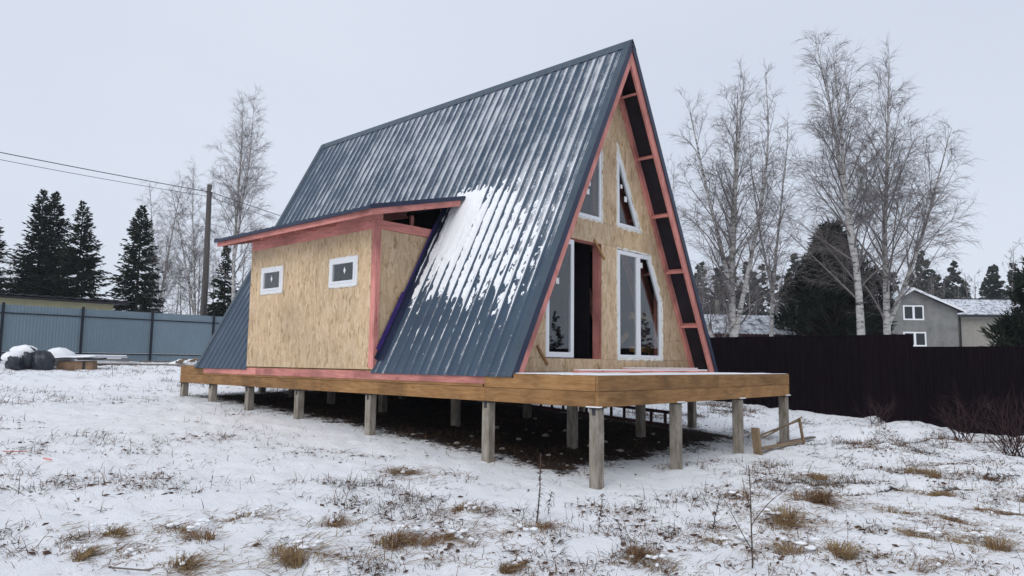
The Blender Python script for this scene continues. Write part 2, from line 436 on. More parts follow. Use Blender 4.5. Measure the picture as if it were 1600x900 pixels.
def gz(x, y): return float(ground(np.array([x]), np.array([y]))[0])

def axis_coords(lo, hi, step, far):
    a = list(np.arange(lo, hi + 1e-6, step)); s = step
    p = hi
    while p < far: s *= 1.18; p += s; a.append(p)
    p = lo; s = step
    while p > -far: s *= 1.18; p -= s; a.insert(0, p)
    return np.array(a)
gx = axis_coords(-9.0, 12.5, 0.075, 300); gy = axis_coords(-6.5, 14.0, 0.075, 300)
GX, GY = np.meshgrid(gx, gy, indexing='ij')
GZ = ground(GX, GY) + (fbm(GX * 8, GY * 8, 2, 31) - 0.5) * 0.05
nx, ny = GX.shape
ii = np.arange(nx * ny).reshape(nx, ny)
gf = np.stack([ii[:-1, :-1], ii[1:, :-1], ii[1:, 1:], ii[:-1, 1:]], -1).reshape(-1, 4)

def mat_ground():
    m, nt, b = newmat('thin_snow_over_turf')
    t = N(nt, 'ShaderNodeTexCoord'); P = t.outputs['Object']; sp = N(nt, 'ShaderNodeSeparateXYZ'); L(nt, P, sp.inputs[0])
    X, Y = sp.outputs['X'], sp.outputs['Y']
    def noise(sc, det=4, rough=0.6, vec=None, dist=0.0):
        n = N(nt, 'ShaderNodeTexNoise', Scale=sc, Detail=det, Roughness=rough, Distortion=dist); L(nt, vec or P, n.inputs['Vector']); return n.outputs['Fac']
    def mr(v, a, c, lo=0.0, hi=1.0):
        n = N(nt, 'ShaderNodeMapRange', interpolation_type='SMOOTHSTEP'); L(nt, v, n.inputs['Value'])
        n.inputs['From Min'].default_value = a; n.inputs['From Max'].default_value = c; n.inputs['To Min'].default_value = lo; n.inputs['To Max'].default_value = hi
        return n.outputs['Result']
    n1 = noise(0.55, 4); n2 = noise(2.6, 5, 0.65); n3 = noise(16, 5, 0.7); n4 = noise(55, 4, 0.7)
    mpv = N(nt, 'ShaderNodeMapping'); mpv.inputs['Rotation'].default_value = (0, 0, 0.9); mpv.inputs['Scale'].default_value = (1, 3.2, 1); L(nt, P, mpv.inputs['Vector'])
    n5 = noise(9, 5, 0.7, mpv.outputs[0], 0.8)
    # bare patches of dead turf poking through
    f = mth(nt, 'ADD', mth(nt, 'MULTIPLY', n1, 0.30), mth(nt, 'MULTIPLY', n2, 0.36))
    f = mth(nt, 'ADD', f, mth(nt, 'MULTIPLY', n5, 0.42)); f = mth(nt, 'ADD', f, mth(nt, 'MULTIPLY', n3, 0.28))
    rough = mth(nt, 'MULTIPLY', mr(X, 3.0, 8.0), mr(Y, 3.5, 0.5))
    f = mth(nt, 'ADD', f, mth(nt, 'MULTIPLY', rough, 0.055))
    bare = mr(f, 0.775, 0.845)
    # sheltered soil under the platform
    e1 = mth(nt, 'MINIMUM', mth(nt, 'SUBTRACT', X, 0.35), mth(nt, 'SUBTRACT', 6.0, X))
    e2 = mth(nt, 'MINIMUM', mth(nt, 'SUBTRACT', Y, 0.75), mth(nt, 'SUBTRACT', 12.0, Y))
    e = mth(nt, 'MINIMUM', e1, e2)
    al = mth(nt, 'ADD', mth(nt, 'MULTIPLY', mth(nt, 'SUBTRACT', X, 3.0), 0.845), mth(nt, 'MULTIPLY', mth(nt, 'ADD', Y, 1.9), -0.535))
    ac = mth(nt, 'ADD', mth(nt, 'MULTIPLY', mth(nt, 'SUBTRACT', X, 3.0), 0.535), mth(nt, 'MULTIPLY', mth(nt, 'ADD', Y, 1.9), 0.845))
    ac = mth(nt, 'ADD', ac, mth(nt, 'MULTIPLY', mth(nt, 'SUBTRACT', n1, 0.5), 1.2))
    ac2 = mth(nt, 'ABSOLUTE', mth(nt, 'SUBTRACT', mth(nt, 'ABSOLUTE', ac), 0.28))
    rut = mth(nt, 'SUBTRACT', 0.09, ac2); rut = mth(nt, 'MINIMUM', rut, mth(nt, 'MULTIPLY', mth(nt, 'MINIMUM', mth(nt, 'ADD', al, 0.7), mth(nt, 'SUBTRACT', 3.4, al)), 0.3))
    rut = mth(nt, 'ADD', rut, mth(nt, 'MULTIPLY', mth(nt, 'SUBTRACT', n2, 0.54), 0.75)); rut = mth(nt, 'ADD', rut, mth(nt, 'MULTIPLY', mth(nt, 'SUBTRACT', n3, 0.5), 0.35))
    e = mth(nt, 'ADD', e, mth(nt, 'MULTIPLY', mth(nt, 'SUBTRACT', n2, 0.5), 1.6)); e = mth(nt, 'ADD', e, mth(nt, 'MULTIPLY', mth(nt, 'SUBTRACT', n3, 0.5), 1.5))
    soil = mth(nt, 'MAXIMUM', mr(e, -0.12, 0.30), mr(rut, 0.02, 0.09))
    snowc = ramp(nt, n3, [(0.3, (0.88, 0.895, 0.92)), (0.7, (0.93, 0.94, 0.955))])
    grime = mr(mth(nt, 'ADD', mth(nt, 'MULTIPLY', n1, 0.5), mth(nt, 'MULTIPLY', n5, 0.5)), 0.38, 0.72, 0.0, 0.16)
    snowc = mixc(nt, grime, snowc, (0.62, 0.62, 0.62))
    turf = ramp(nt, n4, [(0.3, (0.045, 0.032, 0.024)), (0.55, (0.12, 0.085, 0.055)), (0.8, (0.24, 0.18, 0.11))])
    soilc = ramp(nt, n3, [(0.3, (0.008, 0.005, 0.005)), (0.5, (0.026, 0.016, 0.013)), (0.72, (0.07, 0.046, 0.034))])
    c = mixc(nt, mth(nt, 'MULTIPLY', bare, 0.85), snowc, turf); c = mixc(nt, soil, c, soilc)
    L(nt, c, b.inputs['Base Color']); b.inputs['Roughness'].default_value = 0.85; b.inputs['Specular IOR Level'].default_value = 0.15
    h = mth(nt, 'ADD', mth(nt, 'MULTIPLY', n3, 0.5), mth(nt, 'MULTIPLY', n4, 0.22)); h = mth(nt, 'SUBTRACT', h, mth(nt, 'MULTIPLY', bare, 0.35))
    bump(nt, b, h, 0.8, 0.07)
    return m
M['ground'] = mat_ground()
g = npmesh('ground', np.stack([GX, GY, GZ], -1).reshape(-1, 3), gf, M['ground'], smooth=True)
tag(g, 'snow-dusted rough grass ground around the house', kind='structure')

# ------------------------------------------------------------------ the house
W, H, A, T, LEN, D = 6.242, 5.986, 3.114, 1.473, 9.835, 12.146
XC = W / 2
WY = 1.95                               # front wall plane
D0, D1 = 4.68, 8.98                     # dormer wall, near and far corner
OFF = (0, 0, ZT)
house = thing('house', 'A-frame house under construction with slate-blue steel roof, chipboard walls and pink timbers, on concrete posts', 'house')
def hb(mb, name, mat, parent=house, **k): return mb.build(name, mat, parent, OFF, **k)
SL = math.hypot(A, H)                   # slope length ridge to deck level
def slope(side, y, s, n=0.0):
    """point on a roof slope: side -1 near, +1 far; s metres down from the ridge; n outwards"""
    return (XC + side * (A * s / SL + n * H / SL), y, H - H * s / SL + n * A / SL)

# concrete posts with steel plates and a little snow
px_ = (0.085, 2.09, 4.18, 6.155); py_ = (0.085, 2.0, 4.8, 7.04, 8.95, 10.6, 12.06)
def snow_pad(x0, x1, y0, y1, z, t=0.02):
    mb = MB(); nx_, ny_ = 4, 4
    for i in range(nx_):
        for j in range(ny_):
            pass
    mb.box(x0, x1, y0, y1, z, z + t); return mb
for i, x in enumerate(px_):
    for j, y in enumerate(py_):
        g0 = gz(x, y) - ZT
        tw = 0.072
        mb = MB(); mb.box(x - tw, x + tw, y - tw, y + tw, g0 - 0.25, -0.412)
        p = hb(mb, 'concrete_post', M['concrete'], bevel=0.012)
        p.rotation_euler = (0, 0, 0)
        pl = MB().box(x - 0.10, x + 0.10, y - 0.10, y + 0.10, -0.412, -0.402)
        hb(pl, 'cap_plate', M['steel'], p)
        if i == 0 or j == 0:
            q = MB().box(x - 0.105 if i == 0 else x - 0.1, x - 0.02 if i == 0 else x + 0.1, y - 0.108, y + (0.1 if i == 0 else -0.02), -0.4018, -0.386)
            if j == 0: hb(q, 'snow', M['snow'], p, bevel=0.006)
        if i == 0:
            hb(MB().box(x - 0.076, x - 0.072, y - 0.035, y + 0.02, -0.50, -0.413), 'bracket', M['steel'], p)

# timber platform: two courses of rim boards all round, joists, floor
plat = hb(MB().box(0.06, W - 0.06, 0.06, D - 0.06, -0.045, -0.028), 'platform', M['floor'])
def rim(a, b, z0, z1, mat, axis, jit=0.0):
    mb = MB(); t = 0.045
    if axis == 'y0': mb.box(0.012 - jit, t + 0.012 - jit, a, b, z0, z1)
    elif axis == 'y1': mb.box(W - t + jit, W + jit, a, b, z0, z1)
    elif axis == 'x0': mb.box(a, b, 0 - jit, t - jit, z0, z1)
    else: mb.box(a, b, D - t, D, z0, z1)
    return hb(mb, 'rim_board', mat, plat, bevel=0.004)
rim(0.0465, 2.02, -0.198, 0.0, M['raw_y'], 'y0', 0.012)
for a, b in ((2.025, 5.2), (5.205, 8.6), (8.605, 10.95)): rim(a, b, -0.155, -0.012, M['pink_y'], 'y0', 0.008)
rim(2.06, 6.5, -0.198, 0.0, M['raw_y'], 'y0'); rim(6.504, 10.98, -0.198, 0.0, M['raw_y'], 'y0')
rim(10.985, D, -0.198, 0.0, M['raw_y'], 'y0', 0.003)
for a, b in ((0.0465, 2.0), (2.004, 6.2), (6.204, 10.4), (10.404, D)): rim(a, b, -0.40, -0.202, M['raw_y'], 'y0', rnd.uniform(0.006, 0.012))
for a, b in ((0.0, 3.3), (3.304, W - 0.0465)): rim(a, b, -0.198, 0.0, M['raw_x'], 'x0', rnd.uniform(0, 0.004))
for a, b in ((0.0, 4.3), (4.304, W - 0.0465)): rim(a, b, -0.40, -0.202, M['raw_x'], 'x0', rnd.uniform(0, 0.004))
for a, b in ((0.0, 5.9), (5.904, D)):
    rim(a, b, -0.198, 0.0, M['raw_y'], 'y1'); rim(a, b, -0.40, -0.202, M['raw_y'], 'y1')
rim(0.048, W - 0.048, -0.40, 0.0, M['raw_x'], 'x1')
y = 0.6
while y < D - 0.2:
    hb(MB().box(0.05, W - 0.05, y - 0.025, y + 0.025, -0.39, -0.05), 'joist', M['old_wood'], plat); y += 0.6
k = 0
y = 0.002
while y < WY + 0.2:                     # terrace planks
    hb(MB().box(0.003, W - 0.003, y, y + 0.138, -0.026, 0.002), 'plank', M['pink_x'] if k in (1, 9, 10) else M['raw_x'], plat, bevel=0.003); y += 0.144; k += 1
hb(MB().box(0.05, W - 0.05, WY + 0.22, D - 0.06, -0.026, -0.002), 'floor', M['floor'], plat)
# snow on the terrace
sx = np.linspace(0.004, W - 0.004, 150); sy = np.linspace(0.006, WY - 0.05, 60)
SX, SY = np.meshgrid(sx, sy, indexing='ij')
gap = np.minimum(np.abs(((SY - 0.002) % 0.144) - 0.0), 0.144 - ((SY - 0.002) % 0.144))
th = 0.004 + 0.020 * (fbm(SX * 1.3, SY * 4, 3, 40) - 0.25) - 0.012 * np.exp(-(gap / 0.012) ** 2) * (SY > 0.3)
th -= 0.03 * np.clip((SY - 1.5) / 0.4, 0, 1) * (fbm(SX * 2, SY * 2, 2, 44) > 0.5)
edge = np.minimum(np.minimum(SX, W - SX), SY); th = np.where(edge < 0.02, np.minimum(th, 0.004), th)
th = np.maximum(th, -0.004)
i2 = np.arange(SX.size).reshape(SX.shape)
sf = np.stack([i2[:-1, :-1], i2[1:, :-1], i2[1:, 1:], i2[:-1, 1:]], -1).reshape(-1, 4)
o = npmesh('snow_layer', np.stack([SX, SY, th + 0.003 + ZT], -1).reshape(-1, 3), sf, M['snow'], plat, smooth=True)

# roof
PITCH = 0.2151
def sheet(side, ya, yb, nrib, u0, cut=None, name='roof_sheet', s0=0.10, s1=None, parent=None):
    s1 = s1 if s1 is not None else SL * (1 + 0.049 / H)
    p = (yb - ya) / nrib; prof = []
    for i in range(nrib):
        for ph, hgt in ((0.0, 0.0), (0.07, 0.020), (0.21, 0.020), (0.28, 0.0)): prof.append((ya + (i + ph) * p, hgt, u0 + i + ph))
    prof.append((yb, 0.0, u0 + nrib - 1e-4))
    s1 = cut if cut is not None else s1
    ns = 6; mb = MB(); uv = []
    for yy, hh, uu in prof:
        for j in range(ns + 1):
            s = s0 + (s1 - s0) * j / ns
            mb.v.append(slope(side, yy, s, hh)); uv.append((uu, s))
    for i in range(len(prof) - 1):
        for j in range(ns):
            a = i * (ns + 1) + j
            mb.f.append((a, a + ns + 1, a + ns + 2, a + 1) if side > 0 else (a, a + 1, a + ns + 2, a + ns + 1))
    o = hb(mb, name, M['roof'], parent or roof, uv=uv)
    sm = o.modifiers.new('thickness', 'SOLIDIFY'); sm.thickness = 0.004; sm.offset = -1
    return o
# sheathing under the steel is the roof part itself
mb = MB()
S0, S1 = 0.06, SL - 0.02
for side in (-1, 1):
    # near side leaves the dormer open
    segs = ((T + 0.02, D0 + 0.02, S1), (D0 + 0.02, D1 - 0.02, SL * (1 - 3.12 / H)), (D1 - 0.02, T + LEN - 0.02, S1)) if side < 0 else ((T + 0.02, T + LEN - 0.02, S1),)
    for ya, yb, s1 in segs:
        a = [slope(side, ya, S0, -0.03), slope(side, yb, S0, -0.03), slope(side, yb, s1, -0.03), slope(side, ya, s1, -0.03)]
        c = [slope(side, ya, S0, -0.05), slope(side, yb, S0, -0.05), slope(side, yb, s1, -0.05), slope(side, ya, s1, -0.05)]
        mb.hexa(a + c)
roof = hb(mb, 'roof', M['membrane'])
u = 0.0
for k in range(3): sheet(-1, T + k * 1.0757, T + (k + 1) * 1.0757, 5, k * 5)
cutz = SL * (1 - 3.17 / H)
for k in range(4): sheet(-1, 4.70 + k * 1.0675, 4.70 + (k + 1) * 1.0675, 5, 15 + k * 5, cut=cutz)
sheet(-1, 8.97, 10.033, 5, 35); sheet(-1, 10.033, T + LEN, 6, 40)
for k in range(9): sheet(1, T + k * LEN / 9, T + (k + 1) * LEN / 9, 5, 60 + k * 5)
# ridge cap, rake trims
mb = MB()
r0, r1 = T - 0.03, T + LEN + 0.03
for side in (-1, 1):
    mb.hexa([slope(side, r0, -0.002, 0.001), slope(side, r1, -0.002, 0.001), slope(side, r1, 0.20, 0.022), slope(side, r0, 0.20, 0.022),
             slope(side, r0, -0.0115, 0.006), slope(side, r1, -0.0115, 0.006), slope(side, r1, 0.20, 0.027), slope(side, r0, 0.20, 0.027)])
hb(mb, 'ridge_cap', M['trim'], roof)
for side in (-1, 1):
    for yy, dy in ((T, -1), (T + LEN, 1)):
        mb = MB(); s1 = SL * (1 + 0.05 / H); f0, f1 = yy + dy * 0.025, yy - dy * 0.12
        mb.hexa([slope(side, f0, 0.03, 0.0205), slope(side, f1, 0.03, 0.0205), slope(side, f1, s1, 0.0205), slope(side, f0, s1, 0.0205),
                 slope(side, f0, 0.03, 0.024), slope(side, f1, 0.03, 0.024), slope(side, f1, s1, 0.024), slope(side, f0, s1, 0.024)])
        rt = hb(mb, 'rake_trim', M['trim'], roof)
        mb = MB(); f2 = f0 - dy * 0.004
        mb.hexa([slope(side, f0, 0.03, 0.0200), slope(side, f2, 0.03, 0.0200), slope(side, f2, s1, 0.0200), slope(side, f0, s1, 0.0200),
                 slope(side, f0, 0.12, -0.085), slope(side, f2, 0.12, -0.085), slope(side, f2, s1, -0.085), slope(side, f0, s1, -0.085)])
        hb(mb, 'trim_flange', M['navy'], rt)
        for q in range(12):
            sc_ = 0.4 + q * 0.54
            c_ = slope(side, yy - dy * 0.05, sc_, 0.0242); e_ = slope(side, yy - dy * 0.05, sc_, 0.030)
            if yy == T: hb(MB().tube([c_, e_], 0.008, 6), 'screw', M['steel'], rt)
# pink rake boards, rafters against the wall, blocking between them
def rafter(name, side, ya, yb, n0, n1, sa, sb, mat, parent=None):
    mb = MB()
    # plumb cut at the ridge, level cut at the deck
    def pt(y, n, end):
        if end == 0:
            s = -n * A / H * -1.0 if False else 0
            p = Vector(slope(side, y, 0, n)); dxs = (XC + side * sa - p.x) / (side * A / SL); return slope(side, y, dxs, n)
        p = Vector(slope(side, y, 0, n)); ds = (p.z - sb) / (H / SL); return slope(side, y, ds, n)
    mb.hexa([pt(ya, n0, 0), pt(yb, n0, 0), pt(yb, n0, 1), pt(ya, n0, 1), pt(ya, n1, 0), pt(yb, n1, 0), pt(yb, n1, 1), pt(ya, n1, 1)])
    return hb(mb, name, mat, parent or house, bevel=0.003)
for side in (-1, 1):
    rafter('rake_board', side, T + 0.006, T + 0.051, -0.215, -0.052, 0.001, 0.006, M['pink_z'])
    rafter('wall_rafter', side, WY - 0.045, WY - 0.005, -0.190, -0.052, 0.001, 0.006, M['pink_z'])
    rafter('rake_board', side, T + LEN - 0.051, T + LEN - 0.006, -0.215, -0.052, 0.001, 0.006, M['pink_z'])
    for zb in (5.16, 4.10, 3.07, 2.04, 1.0):
        s = SL * (1 - zb / H)
        c = [slope(side, T + 0.0515, s - 0.022, -0.195), slope(side, WY - 0.0455, s - 0.022, -0.195), slope(side, WY - 0.0455, s + 0.022, -0.195), slope(side, T + 0.0515, s + 0.022, -0.195)]
        d = [slope(side, T + 0.0515, s - 0.022, -0.0525), slope(side, WY - 0.0455, s - 0.022, -0.0525), slope(side, WY - 0.0455, s + 0.022, -0.0525), slope(side, T + 0.0515, s + 0.022, -0.0525)]
        hb(MB().hexa(c + d), 'blocking', M['pink_y'], bevel=0.003)
    yy = 2.75
    while yy < T + LEN - 0.3:             # rafters inside
        if side > 0: rafter('rafter', side, yy, yy + 0.05, -0.245, -0.052, 0.03, 0.006, M['pink_z'])
        yy += 1.17
# snow drift lying on the near slope below the dormer's rake
dy_ = np.linspace(T + 0.13, 4.60, 262); ds_ = np.linspace(SL * (1 - 3.75 / H), SL * (1 - 0.06 / H), 300)
DY, DS = np.meshgrid(dy_, ds_, indexing='ij')
DZ = H - H * DS / SL
def sst(x, a, b): t = np.clip((x - a) / (b - a), 0, 1); return t * t * (3 - 2 * t)
nn = fbm(DY * 13, DS * 7.0, 4, 61, 0.68); n_lo = fbm(DY * 2.6, DS * 1.6, 3, 66); n_st = fbm(DY * 9, DS * 1.1, 3, 69)
core = np.exp(-((DY - 4.05) / 0.33) ** 2) * np.clip((3.36 - DZ) / 0.12, 0, 1) * sst(DZ, 1.5, 2.6)
low_ = 1.48 - 0.14 * (4.5 - DY) + (n_lo - 0.5) * 0.7
cov = 0.04 + sst(DZ, low_ - 0.55, low_ + 0.40) * (1 - 0.62 * sst(DZ + (n_lo - 0.5) * 0.5, 2.35 + 0.22 * (DY - 2), 3.1 + 0.22 * (DY - 2))) * sst(DY, 1.55, 2.5) ** 0.5 * (0.75 + 0.25 * sst(DY, 2.3, 3.4))
phs = ((DY - T) / 1.0757 * 5) % 1.0
ribh = np.interp(phs, [0, .07, .21, .28, .3, 1.0], [0.0, .020, .020, 0.0, 0, 0])
line = np.exp(-((phs - 0.335) / (0.05 + 0.03 * sst(DZ, 0.2, 1.6))) ** 2) * sst(DZ, 0.10, 0.6) * (0.35 + 0.65 * sst(n_st, 0.36, 0.56))
thk = 0.046 * (cov - 0.5) + (nn - 0.5) * 0.075 + (n_st - 0.5) * 0.035 * cov + line * 0.036 + 0.05 * core
bare_rib = (phs > 0.03) & (phs < 0.18)
thk = np.where(bare_rib, np.minimum(thk, ribh - 0.006 + 0.045 * core), np.where(phs <= 0.28, np.minimum(thk, ribh + 0.004 + 0.045 * core), thk))
thk = np.where(DY > 4.46, thk - 0.3 * (DY - 4.46), thk)
fade = np.minimum((DS - ds_[0]) / 0.35, (DY - dy_[0]) / 0.05)
thk = thk - 0.05 * (1 - np.clip(fade, 0, 1))
thk = np.clip(thk, -0.004, 0.055)
i3 = np.arange(DY.size).reshape(DY.shape)
df = np.stack([i3[:-1, :-1], i3[:-1, 1:], i3[1:, 1:], i3[1:, :-1]], -1).reshape(-1, 4)
keep = np.maximum(np.maximum(thk[:-1, :-1], thk[1:, 1:]), np.maximum(thk[1:, :-1], thk[:-1, 1:])) > -0.0035
df = df[keep.ravel()]
pX = XC - (A * DS / SL + thk * H / SL); pZ = DZ + thk * A / SL + ZT
npmesh('snow_drift', np.stack([pX, DY, pZ], -1).reshape(-1, 3), df, M['snow'], roof, smooth=True)['kind'] = 'stuff'

# front wall boards (x, z polygons)
def slx(z, side, inset=0.20): return XC + side * (A * (1 - z / H) - inset)
def fy(y0, y1): return lambda u, v, k: (u, (y0, y1)[k], v)
wall = hb(MB().box(0.35, W - 0.35, WY + 0.013, WY + 0.19, 0.001, 0.075), 'front_wall', M['pink_x'])
g_ = 0.0015
polys = [
    [(slx(0.02, -1), 0.02), (2.2, 0.02), (2.2, 0.235), (slx(0.235, -1), 0.235)],
    [(2.2 + 2*g_, 0.02), (4.3, 0.02), (4.3, 0.235), (2.2 + 2*g_, 0.235)],
    [(4.3 + 2*g_, 0.02), (slx(0.02, 1), 0.02), (slx(0.235, 1), 0.235), (4.3 + 2*g_, 0.235)],
    [(slx(0.238, -1), 0.238), (1.32, 0.238), (1.32, 0.62), (slx(0.62, -1), 0.62)],
    [(slx(0.623, -1), 0.623), (1.32, 0.623), (1.32, 1.37), (1.77, 2.26), (slx(2.26, -1), 2.26)],
    [(2.86, 0.238), (3.36, 0.238), (3.36, 2.26), (2.86, 2.26)],
    [(4.92, 0.238), (slx(0.238, 1), 0.238), (slx(0.62, 1), 0.62), (4.92, 0.62)],
    [(4.92, 0.623), (slx(0.623, 1), 0.623), (slx(2.26, 1), 2.26), (4.47, 2.26), (4.92, 1.37)],
    [(slx(2.263, -1), 2.263), (3.12, 2.263), (3.12, 2.655), (slx(2.655, -1), 2.655)],
    [(3.123, 2.263), (slx(2.263, 1), 2.263), (slx(2.655, 1), 2.655), (3.123, 2.655)],
    [(slx(2.658, -1), 2.658), (2.085, 2.658), (2.88, 4.21), (slx(4.21, -1) if slx(4.21, -1) < 2.87 else 2.87, 4.21)],
    [(2.88, 2.658), (3.355, 2.658), (3.355, 4.21), (2.88, 4.21)],
    [(4.157, 2.658), (slx(2.658, 1), 2.658), (slx(4.21, 1) if slx(4.21, 1) > 3.37 else 3.37, 4.21), (3.362, 4.21)],
    [(slx(4.213, -1), 4.213), (slx(4.213, 1), 4.213), (XC + 0.05, 5.55), (XC - 0.05, 5.55)],
]
for p in polys: hb(MB().prism(p, fy(WY, WY + 0.012)), 'osb_panel', M['osb'], wall)
# pink studs behind the boards and the reveal of the open doorway
for x in (0.9, 2.86, 3.22, 4.93):
    zt = (A - abs(x - XC) - 0.25) * H / A
    hb(MB().box(x, x + 0.14 if x in (2.86, 3.22) else x + 0.045, WY + 0.0125, WY + 0.20, 0.076, zt), 'stud', M['pink_z'], wall, bevel=0.003)
hb(MB().box(1.34, 2.855, WY + 0.0125, WY + 0.20, 2.262, 2.41), 'lintel', M['pink_x'], wall)
hb(MB().box(1.34, 2.855, WY + 0.0125, WY + 0.20, 0.076, 0.236), 'sill_beam', M['pink_x'], wall)
hb(MB().box(3.365, 4.925, WY + 0.0125, WY + 0.20, 2.262, 2.41), 'lintel', M['pink_x'], wall)
hb(MB().box(3.365, 4.925, WY + 0.0125, WY + 0.20, 0.076, 0.236), 'sill_beam', M['pink_x'], wall)
hb(MB().box(2.0, 4.3, WY + 0.0125, WY + 0.20, 2.45, 2.655), 'upper_beam', M['pink_x'], wall)

def inset(poly, w):
    n = len(poly); outp = []
    area = sum(poly[i][0] * poly[(i+1) % n][1] - poly[(i+1) % n][0] * poly[i][1] for i in range(n))
    sg = 1 if area > 0 else -1
    lines = []
    for i in range(n):
        a = Vector(poly[i]); b = Vector(poly[(i + 1) % n]); d = (b - a).normalized(); nrm = Vector((-d.y, d.x)) * sg
        lines.append((a + nrm * w, d))
    for i in range(n):
        p, d = lines[i - 1]; q, e = lines[i]
        den = d.x * e.y - d.y * e.x
        t = ((q.x - p.x) * e.y - (q.y - p.y) * e.x) / den
        outp.append(tuple(p + d * t))
    return outp
def foam_bead(poly, y, rad, parent, fn3=None, seed=0):
    r_ = random.Random(seed); mb = MB(); n = len(poly)
    for i in range(n):
        a = Vector(poly[i]); b = Vector(poly[(i + 1) % n]); m = max(3, int((b - a).length / 0.06)); pts = []; rr = []
        for j in range(m + 1):
            q = a.lerp(b, j / m); jx = r_.uniform(-0.009, 0.009); jz = r_.uniform(-0.009, 0.009)
            pts.append(fn3(q.x + jx, q.y + jz, r_.uniform(-0.004, 0.004))); rr.append(rad * r_.uniform(0.55, 1.35))
        mb.tube(pts, rr, 6)
    return hb(mb, 'foam_bead', M['foam'], parent, smooth=True)

def window(poly, sashes, y, label=None, foam=None, stickers=(), seed=0, fr=0.045):
    """frame polygon in (x, z); sashes = polygons each with own frame and glass"""
    w = hb(MB().ring(poly, inset(poly, fr), fy(y - 0.012, y + 0.058)), 'window', M['pvc'], bevel=0.004)
    if label: w['label'] = label
    for sp, sw in sashes:
        hb(MB().ring(sp, inset(sp, sw), fy(y - 0.018, y + 0.04)), 'sash', M['pvc'], w, bevel=0.004)
        hb(MB().prism(inset(sp, sw - 0.004), fy(y + 0.008, y + 0.012)), 'pane', M['glass'], w)
    if foam: foam_bead(foam, y, 0.026, w, lambda a, b, c: (a, y - 0.004 + c, b), seed)
    for x, z, s in stickers:
        hb(MB().box(x, x + s * 0.8, y - 0.0007, y - 0.0002 + 0.0082 - 0.001, z, z + s), 'sticker', M['paper'], w)
    return w
# tall window right of the centre post
window([(3.372, 0.250), (4.900, 0.250), (4.900, 1.372), (4.468, 2.235), (3.372, 2.235)],
       [([(3.385, 0.262), (4.068, 0.262), (4.068, 2.222), (3.385, 2.222)], 0.062), ([(4.074, 0.262), (4.888, 0.262), (4.888, 1.368), (4.461, 2.222), (4.074, 2.222)], 0.062)],
       WY + 0.02, 'tall white window with a slanting upper corner', [(3.345, 0.236), (4.925, 0.236), (4.925, 1.378), (4.48, 2.262), (3.345, 2.262)], ((4.155, 1.98, 0.10),), 3)
# glazed leaf left of the open doorway
window([(1.325, 0.250), (2.07, 0.250), (2.07, 2.235), (1.765, 2.235), (1.325, 1.366)],
       [([(1.338, 0.262), (2.058, 0.262), (2.058, 2.222), (1.772, 2.222), (1.338, 1.362)], 0.075)],
       WY + 0.02, 'white glazed door leaf beside the open doorway', None, ((1.60, 1.45, 0.10),), 4)
window([(3.372, 2.672), (4.140, 2.672), (3.372, 4.178)], [([(3.384, 2.684), (4.118, 2.684), (3.384, 4.122)], 0.055)], WY + 0.02,
       'right triangular gable window', [(3.352, 2.652), (4.18, 2.652), (3.352, 4.23)], ((3.50, 3.40, 0.075), (3.63, 3.17, 0.10)), 5)
window([(2.868, 2.672), (2.868, 4.178), (2.100, 2.672)], [([(2.856, 2.684), (2.856, 4.122), (2.122, 2.684)], 0.055)], WY + 0.02,
       'left triangular gable window', [(2.888, 2.652), (2.888, 4.23), (2.06, 2.652)], ((2.50, 3.26, 0.07), (2.44, 3.10, 0.10)), 6)
# back gable wall closes the house
hb(MB().prism([(slx(0.0, -1, 0.25), 0.002), (slx(0.0, 1, 0.25), 0.002), (XC + 0.02, 5.45), (XC - 0.02, 5.45)], fy(T + LEN - 0.55, T + LEN - 0.45)), 'back_wall', M['osb'])
# slats nailed across the corners of the doorway, offcut at the sill
hb(MB().bar((2.62, WY - 0.012, 2.31), (2.93, WY - 0.012, 2.00), 0.02, 0.045, up=(0.7, 0, 0.7)), 'nailed_slat', M['raw_x'], wall)
hb(MB().bar((1.10, WY - 0.012, 0.42), (1.36, WY - 0.012, 0.13), 0.02, 0.045, up=(0.7, 0, 0.7)), 'nailed_slat', M['raw_x'], wall)
hb(MB().bar((2.72, WY - 0.03, 0.07), (2.95, WY - 0.05, 0.012), 0.03, 0.02), 'offcut', M['raw_x'], wall)

# dormer: wall facing the camera side
def boards_with_hole(y0, y1, z0, z1, holes):
    ys = sorted({y0, y1, *[v for h in holes for v in h[:2] if y0 < v < y1]}); zs = sorted({z0, z1, *[v for h in holes for v in h[2:]]})
    mb = MB(); nyy = len(ys); nzz = len(zs)
    solid = lambda i, j: 0 <= i < nyy - 1 and 0 <= j < nzz - 1 and not any(h[0] - 1e-6 <= ys[i] and ys[i+1] <= h[1] + 1e-6 and h[2] - 1e-6 <= zs[j] and zs[j+1] <= h[3] + 1e-6 for h in holes)
    for i in range(nyy - 1):
        for j in range(nzz - 1):
            if not solid(i, j): continue
            a, b, c, d = ys[i], ys[i+1], zs[j], zs[j+1]
            mb.face([(0, a, c), (0, a, d), (0, b, d), (0, b, c)]); mb.face([(0.012, a, c), (0.012, b, c), (0.012, b, d), (0.012, a, d)])
            if not solid(i - 1, j): mb.face([(0, a, c), (0.012, a, c), (0.012, a, d), (0, a, d)])
            if not solid(i + 1, j): mb.face([(0, b, c), (0, b, d), (0.012, b, d), (0.012, b, c)])
            if not solid(i, j - 1): mb.face([(0, a, c), (0, b, c), (0.012, b, c), (0.012, a, c)])
            if not solid(i, j + 1): mb.face([(0, a, d), (0.012, a, d), (0.012, b, d), (0, b, d)])
    return mb
dw = hb(MB().box(0.016, 0.15, D0 + 0.13, D1 - 0.02, 0.014, 0.12), 'dormer_wall', M['pink_y'])
holes = [(5.185, 6.045, 1.485, 2.02), (7.675, 8.515, 1.50, 2.045)]
